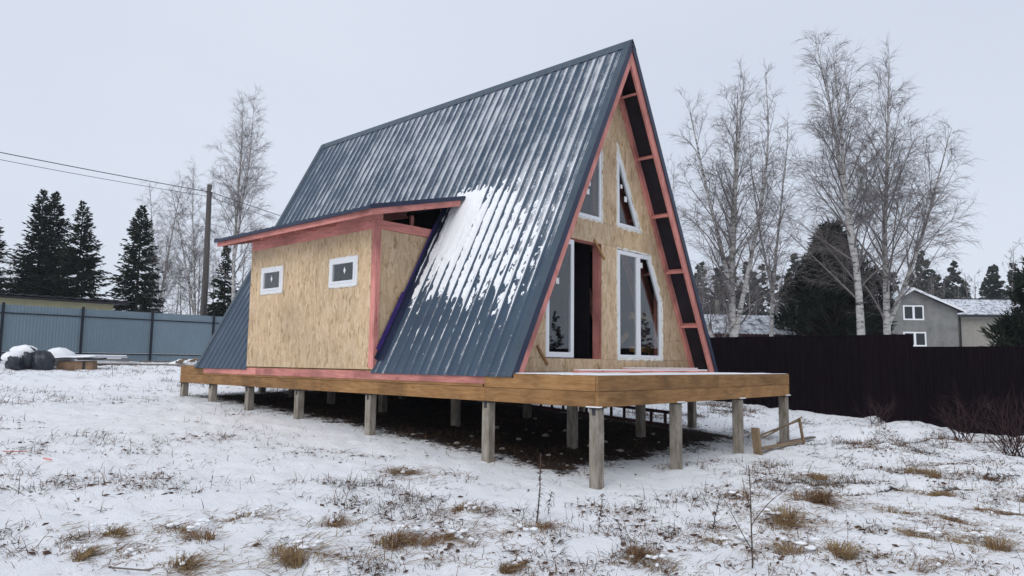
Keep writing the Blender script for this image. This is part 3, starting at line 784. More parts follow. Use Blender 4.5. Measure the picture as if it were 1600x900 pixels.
for a, b in ((D0, 5.248), (5.254, 6.447), (6.453, 7.647), (7.653, D1)): hb(boards_with_hole(a, b, 0.014, 2.448, holes), 'osb_panel', M['osb'], dw)
for a, b in ((D0 - 0.002, D1),): hb(MB().box(-0.004, 0.14, a, b, 2.450, 2.762), 'top_plate', M['pink_y'], dw, bevel=0.003)
for y in (5.05, 6.1, 7.5, 8.55): hb(MB().box(0.0125, 0.14, y, y + 0.05, 0.121, 2.449), 'stud', M['pink_z'], dw)
for (a, b, c, d), sd in ((holes[0], 1), (holes[1], 2)):
    fx = lambda y0, y1: (lambda u_, v_, k_: ((y0, y1)[k_], u_, v_))
    po = [(a + .004, c + .004), (b - .004, c + .004), (b - .004, d - .004), (a + .004, d - .004)]
    w = hb(MB().ring(po, inset(po, 0.062), fx(-0.02, 0.05)), 'window', M['pvc'], bevel=0.004)
    w['label'] = 'small white window in the dormer wall'
    si = inset(po, 0.058); hb(MB().ring(si, inset(si, 0.048), fx(-0.03, 0.03)), 'sash', M['pvc'], w, bevel=0.004)
    hb(MB().prism(inset(si, 0.044), fx(0.0, 0.004)), 'pane', M['glass'], w)
    foam_bead([(a, c), (b, c), (b, d), (a, d)], 0, 0.016, w, lambda p_, q_, c_: (-0.006 + c_, p_, q_), sd + 20)
    # star-shaped factory sticker on the glass
    cx_, cz_ = (a + b) / 2 + 0.03 * (1 if sd == 2 else -1), (c + d) / 2 + 0.03
    st = [(cx_ + (0.055 if q % 2 == 0 else 0.034) * math.cos(q * math.pi / 4) * 0.7, cz_ + (0.070 if q % 2 == 0 else 0.045) * math.sin(q * math.pi / 4)) for q in range(8)]
    hb(MB().prism(st, fx(-0.0012, -0.0004)), 'sticker', M['paper'], w)
# dormer side wall towards the terrace
def rx(z): return XC - A * (1 - z / H)            # outer face of near slope at height z
sw_ = hb(MB().box(-0.003, 0.098, D0 - 0.016, D0 + 0.12, 0.032, 2.449), 'corner_post', M['pink_z'], bevel=0.003)
hb(MB().prism([(0.10, 0.12), (0.10, 2.448), (rx(2.448) + 0.02, 2.448)], fy(D0, D0 + 0.012)), 'osb_panel', M['osb'], sw_)
hb(MB().prism([(-0.006, 2.451), (-0.006, 2.605), (rx(2.605) + 0.02, 2.605), (rx(2.451) + 0.02, 2.451)], fy(D0 - 0.03, D0 + 0.04)), 'side_beam', M['pink_x'], sw_)
hb(MB().prism([(0.10, 0.12), (0.10, 2.448), (rx(2.448) + 0.02, 2.448)], fy(D1 - 0.03, D1 - 0.018)), 'osb_panel', M['osb'], sw_)
# dormer roof
EX, EZ, DM = -0.5, 2.655, 0.243                   # eave edge, underside of the boarding, slope
RY0, RY1 = 4.16, 9.54
RXE = 1.50
def dz(x, n=0.0): return EZ + (x - EX) * DM + n
mb = MB()
def dslab(x0, x1, y0, y1, n0, n1, mb=None):
    mb = mb or MB()
    return mb.hexa([(x0, y0, dz(x0, n0)), (x1, y0, dz(x1, n0)), (x1, y1, dz(x1, n0)), (x0, y1, dz(x0, n0)), (x0, y0, dz(x0, n1)), (x1, y0, dz(x1, n1)), (x1, y1, dz(x1, n1)), (x0, y1, dz(x0, n1))])
droof = hb(dslab(EX + 0.05, RXE, RY0 + 0.05, RY1 - 0.05, -0.005, 0.02), 'dormer_roof', M['membrane'])
hb(dslab(EX, EX + 0.045, RY0, 4.9, -0.115, 0.022), 'eave_fascia', M['pink_y'], droof, bevel=0.003)
hb(dslab(EX - 0.004, EX + 0.041, 4.903, RY1, -0.115, 0.022), 'eave_fascia', M['pink_y'], droof, bevel=0.003)
hb(dslab(EX + 0.046, RXE, RY0 - 0.001, RY0 + 0.044, -0.115, 0.022), 'rake_fascia', M['pink_x'], droof, bevel=0.003)
hb(dslab(EX + 0.046, RXE, RY1 - 0.044, RY1 - 0.001, -0.115, 0.022), 'rake_fascia', M['pink_x'], droof, bevel=0.003)
y = 5.9
while y < 9.0:
    hb(dslab(EX + 0.05, RXE + 0.2, y, y + 0.05, -0.15, -0.006), 'rafter', M['pink_x'], droof); y += 0.62
hb(MB().box(0.98, 1.04, D0 + 0.25, D0 + 0.30, 2.61, 2.86), 'strut', M['pink_z'], droof)
# profiled sheets, ribs running down the slope
def dsheet(ya, yb, nr, u0):
    p = (yb - ya) / nr; prof = []
    for i in range(nr):
        for ph, hh in ((0.0, 0.0), (0.07, 0.022), (0.21, 0.022), (0.28, 0.0)): prof.append((ya + (i + ph) * p, hh, u0 + i + ph))
    prof.append((yb, 0.0, u0 + nr - 1e-4)); mb = MB(); uv = []
    for yy, hh, uu in prof:
        for q, x in enumerate((EX - 0.06, RXE * 0.5, RXE + 0.13)):
            mb.v.append((x, yy, dz(x, 0.034 + hh))); uv.append((uu, 6.5 - q))
    for i in range(len(prof) - 1):
        for q in range(2): a = i * 3 + q; mb.f.append((a, a + 1, a + 4, a + 3))
    o = hb(mb, 'roof_sheet', M['roof'], droof, uv=uv)
    sm = o.modifiers.new('thickness', 'SOLIDIFY'); sm.thickness = 0.004; sm.offset = -1
for k in range(5): dsheet(RY0 - 0.03 + k * 1.088, RY0 - 0.03 + (k + 1) * 1.088, 5, 110 + 5 * k)
hb(dslab(EX - 0.062, EX - 0.058, RY0 - 0.03, RY1 + 0.03, -0.012, 0.04), 'drip_edge', M['navy'], droof)
hb(dslab(EX - 0.05, EX - 0.012, RY0 + 0.55, RY1 + 0.02, -0.016, 0.03), 'drip_batten', M['navy'], droof)
hb(dslab(EX - 0.06, RXE + 0.08, RY0 - 0.035, RY0 - 0.031, -0.012, 0.068), 'rake_edge', M['navy'], droof)
hb(dslab(EX - 0.06, RXE + 0.08, RY1 + 0.031, RY1 + 0.035, -0.012, 0.068), 'rake_edge', M['navy'], droof)
sn = MB()
for q in range(16):
    x0 = EX + 0.1 + q * 0.118
    dslab(x0, x0 + 0.10, RY0 - 0.018, RY0 - 0.002, 0.0 + rnd.uniform(-.002, .002), 0.012 + rnd.uniform(0, .008), sn)
hb(sn, 'snow', M['snow'], droof)['kind'] = 'stuff'
# flashing between dormer side wall and the slope, with its purple film still on
mb = MB()
z0, z1 = 0.16, 3.06
for (n0, n1, yo) in ((-0.02, 0.10, 0.0),):
    s0, s1 = SL * (1 - z0 / H), SL * (1 - z1 / H)
    mb.hexa([slope(-1, D0 - 0.05, s0, n0), slope(-1, D0 - 0.046, s0, n0), slope(-1, D0 - 0.046, s1, n0), slope(-1, D0 - 0.05, s1, n0),
             slope(-1, D0 - 0.05, s0, n1), slope(-1, D0 - 0.046, s0, n1), slope(-1, D0 - 0.046, s1, n1), slope(-1, D0 - 0.05, s1, n1)])
    mb.hexa([slope(-1, D0 - 0.05, s0, 0.0215), slope(-1, D0 - 0.20, s0, 0.0215), slope(-1, D0 - 0.20, s1, 0.0215), slope(-1, D0 - 0.05, s1, 0.0215),
             slope(-1, D0 - 0.05, s0, 0.0255), slope(-1, D0 - 0.20, s0, 0.0255), slope(-1, D0 - 0.20, s1, 0.0255), slope(-1, D0 - 0.05, s1, 0.0255)])
fl = hb(mb, 'flashing', M['navy'], roof)
mb = MB()
for (za, zb, n1, nw) in ((0.30, 1.32, 0.150, 0.085), (1.32, 2.7, 0.112, 0.030)):
    s0, s1 = SL * (1 - za / H), SL * (1 - zb / H)
    mb.hexa([slope(-1, D0 - 0.056, s0, n1 - nw), slope(-1, D0 - 0.052, s0, n1 - nw), slope(-1, D0 - 0.052, s1, n1 - nw), slope(-1, D0 - 0.056, s1, n1 - nw),
             slope(-1, D0 - 0.056, s0, n1), slope(-1, D0 - 0.052, s0, n1), slope(-1, D0 - 0.052, s1, n1), slope(-1, D0 - 0.056, s1, n1)])
hb(mb, 'protective_film', M['purple_film'], fl)
# closing strip where the far strip of roof meets the dormer
mb = MB(); s0, s1 = SL * (1 + 0.03 / H), SL * (1 - 2.6 / H)
mb.hexa([slope(-1, D1 + 0.004, s0, -0.1), slope(-1, D1 + 0.01, s0, -0.1), slope(-1, D1 + 0.01, s1, -0.1), slope(-1, D1 + 0.004, s1, -0.1),
         slope(-1, D1 + 0.004, s0, 0.02), slope(-1, D1 + 0.01, s0, 0.02), slope(-1, D1 + 0.01, s1, 0.02), slope(-1, D1 + 0.004, s1, 0.02)])
hb(mb, 'closing_strip', M['navy'], roof)
hb(MB().box(3.0, 3.06, 2.35, 4.199, 0.0, 2.44), 'dark_baffle', M['membrane'])  # added baffle, coloured black so the open doorway reads dark
# back half of the ridge floor and an added black baffle keep the inside dark
hb(MB().box(1.65, 4.6, 4.2, 4.28, 0.0, 2.44), 'dark_baffle', M['membrane'])
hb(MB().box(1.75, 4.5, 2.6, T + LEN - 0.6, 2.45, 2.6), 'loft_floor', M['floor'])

# things on the terrace and inside
def loose_board(label, a, b, w, h, mat, snow=True):
    t = MB().bar(a, b, w, h).build('loose_board', mat, None, OFF, bevel=0.003)
    tag(t, label, 'board', 'loose boards on the terrace')
    if snow:
        a2 = Vector(a) + Vector((0.05, -0.004, h / 2 + 0.009)); b2 = Vector(b) + Vector((-0.03, -0.004, h / 2 + 0.009))
        MB().bar(a2, b2, w * 0.99, 0.018).build('snow', M['snow'], t, OFF, bevel=0.004)
    return t
loose_board('long snow-covered pink board lying on the terrace in front of the open doorway', (1.5, 1.50, 0.032), (5.5, 1.36, 0.032), 0.14, 0.030, M['pink_x'])
loose_board('snow-covered board lying against the gable wall below the tall window', (3.3, 1.78, 0.047), (5.75, 1.70, 0.047), 0.15, 0.06, M['pink_x'])
tr = thing('trestle', 'light timber trestle standing inside behind the tall window', 'trestle', (4.50, 2.42, ZT))
for x in (0.0, 0.62):
    MB().bar((x, 0, 0.0), (x, 0, 1.2), 0.09, 0.05).build('leg', M['raw_z'], tr)
MB().bar((-0.1, -0.06, 1.1), (0.85, -0.06, 1.1), 0.05, 0.14).build('rail', M['raw_x'], tr)
MB().bar((-0.1, -0.06, 0.45), (0.85, -0.06, 0.45), 0.05, 0.12).build('rail', M['raw_x'], tr)
MB().bar((-1.0, 0.06, 0.1), (0.0, 0.06, 0.75), 0.04, 0.1).build('brace', M['raw_x'], tr)
#@@PART2@@
# ------------------------------------------------------------------ fences
M['fence_grey'] = mat_noise('grey_blue_coated_sheet', (0.150, 0.205, 0.245), (0.172, 0.232, 0.275), nscale=1.2, rough=0.45, bstr=0.03, var=(0.93, 1.05), spec=0.4)
M['fence_post'] = mat_noise('black_blue_steel', (0.008, 0.010, 0.018), (0.016, 0.020, 0.030), nscale=4, rough=0.5, bstr=0)
M['fence_dark'] = mat_noise('dark_plum_brown_sheet', (0.004, 0.0018, 0.0035), (0.007, 0.0032, 0.006), nscale=1.5, rough=0.6, bstr=0.03, var=(0.8, 1.2), spec=0.05)

def corrugated(width, height, pitch, depth, axis):
    """thin profiled sheet, ribs upright; runs along x (or y) from 0"""
    mb = MB(); n = int(round(width / pitch)); p = width / n; prof = []
    for i in range(n):
        for ph, hh in ((0.0, 0.0), (0.12, depth), (0.45, depth), (0.57, 0.0)): prof.append(((i + ph) * p, hh))
    prof.append((width, 0.0))
    for a, hh in prof:
        for th in (0.0, 0.003):
            for z in (0.0, height): mb.v.append((a, hh + th, z) if axis == 'x' else (hh + th, a, z))
    m = len(prof)
    for i in range(m - 1):
        a = i * 4; b = a + 4
        mb.f += [(a, b, b + 1, a + 1), (a + 2, a + 3, b + 3, b + 2), (a + 1, b + 1, b + 3, a + 3), (a, a + 2, b + 2, b)]
    return mb
FY = 24.5
fence = thing('metal_fence', 'grey-blue sheet metal fence with black posts behind the house', 'fence', (0, FY, 1.40))
first = None
for k in range(-6, 9):
    x = -0.86 + 2.5 * k
    if first is None:
        post = MB().box(-0.04, 0.04, -0.03, 0.03, -0.3, 2.06).build('post', M['fence_post'], fence)
        panel = corrugated(2.496, 1.95, 0.104, 0.008, 'x').build('panel', M['fence_grey'], fence)
        rail = MB().box(0.042, 2.458, 0.0, 0.028, -0.02, 0.02).build('rail', M['fence_post'], fence)
        rail2 = rail.copy(); COL.objects.link(rail2); rail3 = rail.copy(); COL.objects.link(rail3)
        cap = MB().box(0.002, 2.498, 0.032, 0.056, 0, 0.012).build('top_strip', M['fence_grey'], fence)
        rl = MB().box(0.042, 2.458, -0.001, 0.027, 0.0202, 0.028).build('snow', M['snow'], fence)
        first = (post, panel, rail, rail2, cap, rl); objs = first
    else:
        objs = tuple(COL.objects.link(c) or c for c in [o.copy() for o in first])
    for o, (dx, dy, dz_) in zip(objs, ((0, 0, 0), (0.002, 0.032, 0.03), (0, 0, 1.70), (0, 0, 0.34), (0, 0, 1.982), (0, 0, 0.34))): o.location = (x + dx, dy, dz_)
bpy.data.objects.remove(rail3)

FX = 11.6
df_ = thing('dark_fence', 'tall dark plum-brown profiled metal fence with one step down along the right', 'fence', (FX, 0, 0))
sheet_me = None
def dark_panel(y, ztop):
    global sheet_me
    if sheet_me is None:
        sheet_me = corrugated(1.160, 2.30, 0.1657, 0.02, 'y').build('sheet', M['fence_dark'], df_); o = sheet_me
    else: o = sheet_me.copy(); COL.objects.link(o)
    o.location = (0.004 * (int(round((y + 0.9) / 1.15)) % 2), y, ztop - 2.30)
y = -0.90
while y < 16: dark_panel(y, 0.945 + ZT); y += 1.15
y = -0.90 - 1.15
while y > -26: dark_panel(y, 0.645 + ZT); y -= 1.15
for k in range(-10, 7):
    MB().box(0.03, 0.09, -0.03, 0.03, -1.4, 2.2 if k >= 0 else 1.9).build('post', M['fence_post'], df_).location = (0, -0.85 + 2.5 * k, 0.1)

# ------------------------------------------------------------------ neighbouring buildings
def mat_plain(name, c, rough=0.7, nscale=4, v=0.12): return mat_noise(name, tuple(x * (1 - v) for x in c), tuple(x * (1 + v) for x in c), nscale=nscale, rough=rough, bstr=0.15)
M['shed_wall'] = mat_plain('cream_painted_boards', (0.42, 0.39, 0.25))
M['shed_roof'] = mat_plain('dark_fibre_cement', (0.035, 0.035, 0.04))
M['grey_plaster'] = mat_noise('grey_cement_render', (0.13, 0.13, 0.125), (0.24, 0.24, 0.23), nscale=1.4, rough=0.9, bstr=0.3, bdist=0.02)
M['siding'] = mat_plain('beige_siding', (0.30, 0.285, 0.25), 0.6)
M['red_boards'] = mat_plain('dark_red_boards', (0.07, 0.022, 0.024))
M['dark_eave'] = mat_plain('dark_eave', (0.03, 0.03, 0.035))
def mat_snowroof():
    m, nt, b = newmat('metal_roof_under_snow')
    v = objco(nt); n = N(nt, 'ShaderNodeTexNoise', Scale=3.5, Detail=5, Roughness=0.65); L(nt, v, n.inputs['Vector'])
    c = ramp(nt, n.outputs['Fac'], [(0.36, (0.10, 0.11, 0.13)), (0.5, (0.62, 0.65, 0.70)), (0.7, (0.80, 0.82, 0.86))])
    L(nt, c, b.inputs['Base Color']); b.inputs['Roughness'].default_value = 0.8
    return m
M['snowroof'] = mat_snowroof()

sh = thing('long_shed', 'long low cream shed with dark corrugated roof edge behind the grey fence', 'shed', (-10.0, 31.0, gz(-2, 31)))
zt = 2.60 + ZT - sh.location.z
MB().box(0, 14.9, 0, 5, -0.5, zt + 0.10).build('wall', M['shed_wall'], sh)
mb = MB(); n_ = 100
for i in range(n_ + 1):
    x = -0.3 + 15.9 * i / n_; w_ = 0.028 * math.sin(i * 2.2)
    for (yy, z) in ((-0.55, zt + 0.16), (5.4, zt + 0.34)):
        mb.v += [(x, yy, z + w_), (x, yy, z + w_ + 0.045)]
for i in range(n_):
    a = i * 4; b = a + 4
    mb.f += [(a, b, b + 1, a + 1), (a + 1, b + 1, b + 3, a + 3), (a, a + 2, b + 2, b), (a + 2, a + 3, b + 3, b + 2)]
mb.build('roof', M['shed_roof'], sh)
MB().box(-0.2, 15.4, -0.50, -0.02, zt + 0.04, zt + 0.11).build('eave_board', M['dark_eave'], sh)

RZ = math.atan2(R0.y, R0.x)
# red-brown shed behind the dark fence
rs = thing('red_shed', 'small dark red shed with snow-streaked ribbed roof behind the dark fence', 'shed', (21.6, 8.3, gz(21.6, 8.3)), RZ + 0.10)
z0 = rs.location.z - ZT
ez, rz_ = 1.62 - z0, 2.36 - z0
MB().prism([(0, -0.5), (2.6, -0.5), (2.6, ez), (1.3, rz_ - 0.03), (0, ez)], lambda u_, v_, k_: ((-1.6, 2.3)[k_], u_, v_)).build('wall', M['red_boards'], rs)
for q in range(14): MB().box(-1.62 + q * 0.28, -1.36 + q * 0.28, -0.02, -0.001, -0.3, ez - 0.02).build('board', M['red_boards'], rs)
for sgn in (0, 1):
    mb = MB(); n_ = 26
    for i in range(n_ + 1):
        x = -2.0 + 4.6 * i / n_
        for k_ in range(2):
            xx = x + k_ * 0.06; hh = 0.03 if k_ else 0.0
            for (yy, z) in (((-0.25, ez - 0.14), (1.3, rz_)) if sgn == 0 else ((1.3, rz_), (2.85, ez - 0.14))): mb.v.append((xx, yy, z + hh + 0.02))
    for i in range(2 * n_ + 1): a = i * 2; mb.f.append((a, a + 2, a + 3, a + 1))
    o = mb.build('roof_slope', M['snowroof'], rs); sm = o.modifiers.new('t', 'SOLIDIFY'); sm.thickness = 0.03
MB().box(-0.06, 0.06, 1.7, 1.85, rz_ - 0.3, rz_ + 0.75).build('flue', M['concrete'], rs)

def far_window(parent, x0, x1, z0, z1, y, n=2):
    f = MB()
    f.ring([(x0, z0), (x1, z0), (x1, z1), (x0, z1)], inset([(x0, z0), (x1, z0), (x1, z1), (x0, z1)], 0.09), lambda u_, v_, k_: (u_, (y - 0.03, y + 0.05)[k_], v_))
    w = f.build('window', M['pvc'], parent)
    for i in range(1, n): xm = x0 + (x1 - x0) * i / n; MB().box(xm - 0.07, xm + 0.07, y - 0.034, y + 0.03, z0 + 0.08, z1 - 0.08).build('mullion', M['pvc'], w)
    MB().box(x0 + 0.08, x1 - 0.08, y - 0.005, y - 0.001, z0 + 0.08, z1 - 0.08).build('pane', M['dark_glass'], w)
    return w
m, nt, b = newmat('dark_far_glass'); b.inputs['Base Color'].default_value = (0.015, 0.018, 0.022, 1); b.inputs['Roughness'].default_value = 0.08; M['dark_glass'] = m

gh = thing('grey_house', 'grey rendered house with snowy gable roof and white windows behind the fence', 'house', (46.1, 6.6, gz(46, 6.6)), RZ)
z0 = gh.location.z - ZT
P_ = [(-1.85, -0.5), (2.40, -0.5), (2.40, 3.95 - z0), (-0.64, 5.28 - z0), (-1.85, 4.62 - z0)]
MB().prism(P_, lambda u_, v_, k_: (u_, (0.0, 8.0)[k_], v_)).build('wall', M['grey_plaster'], gh)
def roof_slab(parent, a, b, y0, y1, t, mat, name):
    return MB().hexa([(a[0], y0, a[1]), (b[0], y0, b[1]), (b[0], y1, b[1]), (a[0], y1, a[1]), (a[0], y0, a[1] + t), (b[0], y0, b[1] + t), (b[0], y1, b[1] + t), (a[0], y1, a[1] + t)]).build(name, mat, parent)
for a, b_ in (((-2.05, 4.52 - z0), (-0.64, 5.30 - z0)), ((-0.637, 5.30 - z0), (2.75, 3.82 - z0))):
    r_ = roof_slab(gh, a, b_, -0.45, 8.3, 0.07, M['dark_eave'], 'roof_slope')
    roof_slab(r_, (a[0], a[1] + 0.073), (b_[0], b_[1] + 0.073), -0.43, 8.3, 0.06, M['snowroof'], 'snow')
    roof_slab(r_, (a[0], a[1] - 0.06), (b_[0], b_[1] - 0.06), -0.49, -0.452, 0.14, M['pvc'], 'barge_board')
far_window(gh, -1.20, 0.17, 3.28 - z0, 4.26 - z0, -0.001); far_window(gh, -1.25, 0.25, 1.55 - z0, 2.50 - z0, -0.001)

bh = thing('siding_house', 'beige clapboard house with white snowy tile roof at the right', 'house', (50.1, 5.2, gz(50, 5.2)), RZ)
z0 = bh.location.z - ZT; ez = 3.72 - z0; rg = 5.15 - z0
MB().box(0, 9.5, 0, 7.2, -0.5, ez).build('wall', M['siding'], bh)
for q in range(18):
    zz = ez - 0.02 - q * 0.19
    MB().hexa([(-0.01, -0.030, zz - 0.18), (9.5, -0.030, zz - 0.18), (9.5, -0.002, zz - 0.18), (-0.01, -0.002, zz - 0.18), (-0.01, -0.010, zz), (9.5, -0.010, zz), (9.5, -0.002, zz), (-0.01, -0.002, zz)]).build('clapboard', M['siding'], bh)
mb = MB(); rows = 9
for j in range(rows):                      # stepped metal tiles under snow
    y0_, y1_ = -0.5 + 4.1 * j / rows, -0.5 + 4.1 * (j + 1) / rows; z0_ = ez + (rg - ez) * j / rows + 0.10; z1_ = ez + (rg - ez) * (j + 1) / rows + 0.06
    for i in range(40):
        x0_ = -0.4 + i * 0.26; hump = 0.05
        mb.face([(x0_, y0_, z0_), (x0_ + 0.13, y0_, z0_ + hump), (x0_ + 0.13, y1_, z1_ + hump), (x0_, y1_, z1_)])
        mb.face([(x0_ + 0.13, y0_, z0_ + hump), (x0_ + 0.26, y0_, z0_), (x0_ + 0.26, y1_, z1_), (x0_ + 0.13, y1_, z1_ + hump)])
o = mb.build('roof', M['snowroof'], bh); sm = o.modifiers.new('t', 'SOLIDIFY'); sm.thickness = 0.05; sm.offset = -1
roof_slab(bh, (-0.4, rg + 0.09), (10.0, rg + 0.09), 3.5, 3.75, 0.07, M['dark_eave'], 'ridge')
MB().hexa([(-0.4, 3.6, rg + 0.05), (10, 3.6, rg + 0.05), (10, 7.7, ez + 0.05), (-0.4, 7.7, ez + 0.05), (-0.4, 3.6, rg + 0.1), (10, 3.6, rg + 0.1), (10, 7.7, ez + 0.1), (-0.4, 7.7, ez + 0.1)]).build('back_roof', M['snowroof'], bh)
MB().box(-0.45, 10, -0.56, -0.50, ez - 0.08, ez + 0.08).build('gutter', M['dark_eave'], bh)
MB().tube([(0.03, -0.10, ez), (0.03, -0.10, -0.3)], 0.05, 6).build('downpipe', M['dark_eave'], bh)

# ------------------------------------------------------------------ utility pole and wires
M['pole'] = mat_noise('weathered_pole', (0.055, 0.048, 0.045), (0.11, 0.10, 0.095), scale=(8, 8, 0.6), nscale=2, rough=0.9, bstr=0.4)
pg = gz(6.8, 26.2)
up = thing('utility_pole', 'weathered wooden utility pole behind the grey fence', 'pole', (6.95, 26.2, pg))
ph_ = 8.92 - pg + ZT * 0 + 0.55
ptop = 7.98 + ZT - pg
MB().tube([(0, 0, -0.5), (0.02, 0, ptop * 0.5), (-0.03, 0, ptop)], (0.15, 0.13, 0.105), 10).build('pole', M['pole'], up, smooth=True)
for dz_, s in ((-0.45, 1), (-0.62, -1)):
    b_ = MB().tube([(0, 0, ptop + dz_), (0.0, -0.22 * s, ptop + dz_), (0, -0.22 * s, ptop + dz_ + 0.1)], 0.018, 5).build('hook', M['steel'], up)
    MB().tube([(0, -0.22 * s, ptop + dz_ + 0.08), (0, -0.22 * s, ptop + dz_ + 0.2)], (0.05, 0.03), 8).build('insulator', M['pvc'], b_)
def wire(label, pts, sag, r=0.012):
    mb = MB(); out_ = []
    for a, b_ in zip(pts[:-1], pts[1:]):
        a = Vector(a); b_ = Vector(b_)
        for i in range(17):
            t = i / 16; q = a.lerp(b_, t); q.z -= sag * 4 * t * (1 - t); out_.append(q)
    mb.tube(out_, r, 4)
    tag(mb.build('overhead_cable', M['tape'], None), label, 'cable', 'overhead cables')
pz = pg + ptop
wire('upper thick overhead cable running to the top of the utility pole', [(-9.0, 25.1, pz - 0.35), (6.95, 26.0, pz - 0.38), (24, 38, pz + 1.0)], 0.10, 0.016)
wire('thin overhead cable just below the thick one', [(-9.0, 25.3, pz - 0.50), (6.95, 26.4, pz - 0.50), (24, 38.4, pz + 0.9)], 0.16, 0.010)
wire('lowest overhead cable leaving the pole towards the roof', [(6.95, 26.2, pz - 1.75), (24, 38, pz - 0.9)], 0.1, 0.010)

# ------------------------------------------------------------------ trees
def mat_bark():
    m, nt, b = newmat('birch_bark')
    v = objco(nt, (1, 1, 3.2)); n = N(nt, 'ShaderNodeTexNoise', Scale=3.2, Detail=5, Roughness=0.7); L(nt, v, n.inputs['Vector'])
    c = ramp(nt, n.outputs['Fac'], [(0.37, (0.04, 0.036, 0.036)), (0.47, (0.38, 0.37, 0.36)), (0.75, (0.60, 0.59, 0.57))])
    L(nt, c, b.inputs['Base Color']); b.inputs['Roughness'].default_value = 0.85
    return m
M['birch_bark'] = mat_bark()
M['birch_twig'] = mat_noise('birch_twigs', (0.12, 0.105, 0.105), (0.25, 0.225, 0.22), nscale=3, rough=0.9, bstr=0)
M['spruce_bark'] = mat_noise('spruce_bark', (0.03, 0.024, 0.02), (0.07, 0.055, 0.045), nscale=6, rough=0.95, bstr=0.3)
M['spruce'] = mat_noise('spruce_needles', (0.007, 0.012, 0.009), (0.022, 0.032, 0.019), nscale=1.6, rough=0.75, bstr=0, var=(0.85, 1.2), spec=0.2)
M['pine'] = mat_noise('pine_needles', (0.006, 0.011, 0.008), (0.020, 0.030, 0.019), nscale=2.2, rough=0.7, bstr=0, spec=0.2)

class Twigs:
    """fast thin tapered 3-sided tubes"""
    def __init__(self): self.P = []; self.F = []; self.n = 0
    def add(self, pts, r0, r1, n=3):
        m = len(pts); pts = np.asarray(pts); d = np.empty_like(pts); d[1:-1] = pts[2:] - pts[:-2]; d[0] = pts[1] - pts[0]; d[-1] = pts[-1] - pts[-2]
        d /= np.linalg.norm(d, axis=1, keepdims=True) + 1e-9
        ref = np.array([0.3, 0.5, 0.81]) if abs(d[0, 2]) < 0.8 else np.array([0.9, 0.3, 0.1])
        s = np.cross(d, ref); s /= np.linalg.norm(s, axis=1, keepdims=True) + 1e-9; t = np.cross(d, s)
        r = np.linspace(r0, r1, m)[:, None]
        ang = np.arange(n) * 2 * np.pi / n
        ringp = pts[:, None, :] + r[:, :, None] * (s[:, None, :] * np.cos(ang)[None, :, None] + t[:, None, :] * np.sin(ang)[None, :, None])
        self.P.append(ringp.reshape(-1, 3))
        a = (np.arange(m - 1)[:, None] * n + np.arange(n)[None, :]); k2 = (np.arange(n) + 1) % n
        b = (np.arange(m - 1)[:, None] * n + k2[None, :])
        self.F.append(np.stack([a, b, b + n, a + n], -1).reshape(-1, 4) + self.n); self.n += m * n
    def build(self, name, mat, parent, smooth=True): return npmesh(name, np.concatenate(self.P), np.concatenate(self.F), mat, parent, smooth)

def bend(start, d, length, nseg, rs_, up=0.0, droop=0.0, wob=0.12):
    pts = [np.array(start, float)]; d = np.array(d, float)
    for i in range(nseg):
        t = (i + 1) / nseg
        d = d + np.array([rs_.normal(0, wob), rs_.normal(0, wob), rs_.normal(0, wob) + up * (1 - t) - droop * t]); d /= np.linalg.norm(d)
        pts.append(pts[-1] + d * length / nseg)
    return np.array(pts), d

def unit(a): return a / (np.linalg.norm(a, axis=-1, keepdims=True) + 1e-9)
def grow(S, Dv, Ln, nseg, rs_, up=0.0, droop=0.0, wob=0.1):
    """many curved shoots at once: S, Dv (n,3), Ln (n,)"""
    n_ = len(S); P = np.empty((n_, nseg + 1, 3)); P[:, 0] = S; d = unit(Dv)
    for i in range(nseg):
        t = (i + 1) / nseg; d = d + rs_.normal(0, wob, (n_, 3)); d[:, 2] += up * (1 - t) - droop * t; d = unit(d)
        P[:, i + 1] = P[:, i] + d * (Ln / nseg)[:, None]
    return P
def along(P, g):
    """points and directions at fraction g (n,) along shoots P (n,k,3)"""
    k = P.shape[1] - 1; x = np.clip(g, 0, 0.999) * k; i = x.astype(int); a = np.arange(len(P)); d = P[a, i + 1] - P[a, i]
    return P[a, i] + d * (x - i)[:, None], unit(d)
def batch_tubes(tw, P, r0, r1, n=3):
    N_, m, _ = P.shape; d = np.empty_like(P); d[:, 1:-1] = P[:, 2:] - P[:, :-2]; d[:, 0] = P[:, 1] - P[:, 0]; d[:, -1] = P[:, -1] - P[:, -2]; d = unit(d)
    ref = np.where(np.abs(d[:, :1, 2:3]) < 0.8, np.array([0.3, 0.5, 0.81]), np.array([0.9, 0.3, 0.1]))
    s_ = unit(np.cross(d, np.broadcast_to(ref, d.shape))); t_ = np.cross(d, s_)
    u_ = np.linspace(0, 1, m)[None, :]; r0 = np.broadcast_to(np.asarray(r0, float), (N_,))[:, None]; r1 = np.broadcast_to(np.asarray(r1, float), (N_,))[:, None]
    r_ = (r0 + (r1 - r0) * u_)[:, :, None, None]; ang = np.arange(n) * 2 * np.pi / n
    V_ = P[:, :, None, :] + r_ * (s_[:, :, None, :] * np.cos(ang)[:, None] + t_[:, :, None, :] * np.sin(ang)[:, None])
    tw.P.append(V_.reshape(-1, 3)); k2 = (np.arange(n) + 1) % n; base = np.arange(m - 1)[:, None] * n
    a = base + np.arange(n); b = base + k2; q = np.stack([a, b, b + n, a + n], -1).reshape(-1, 4)
    tw.F.append(((np.arange(N_) * m * n)[:, None, None] + q[None]).reshape(-1, 4) + tw.n); tw.n += N_ * m * n

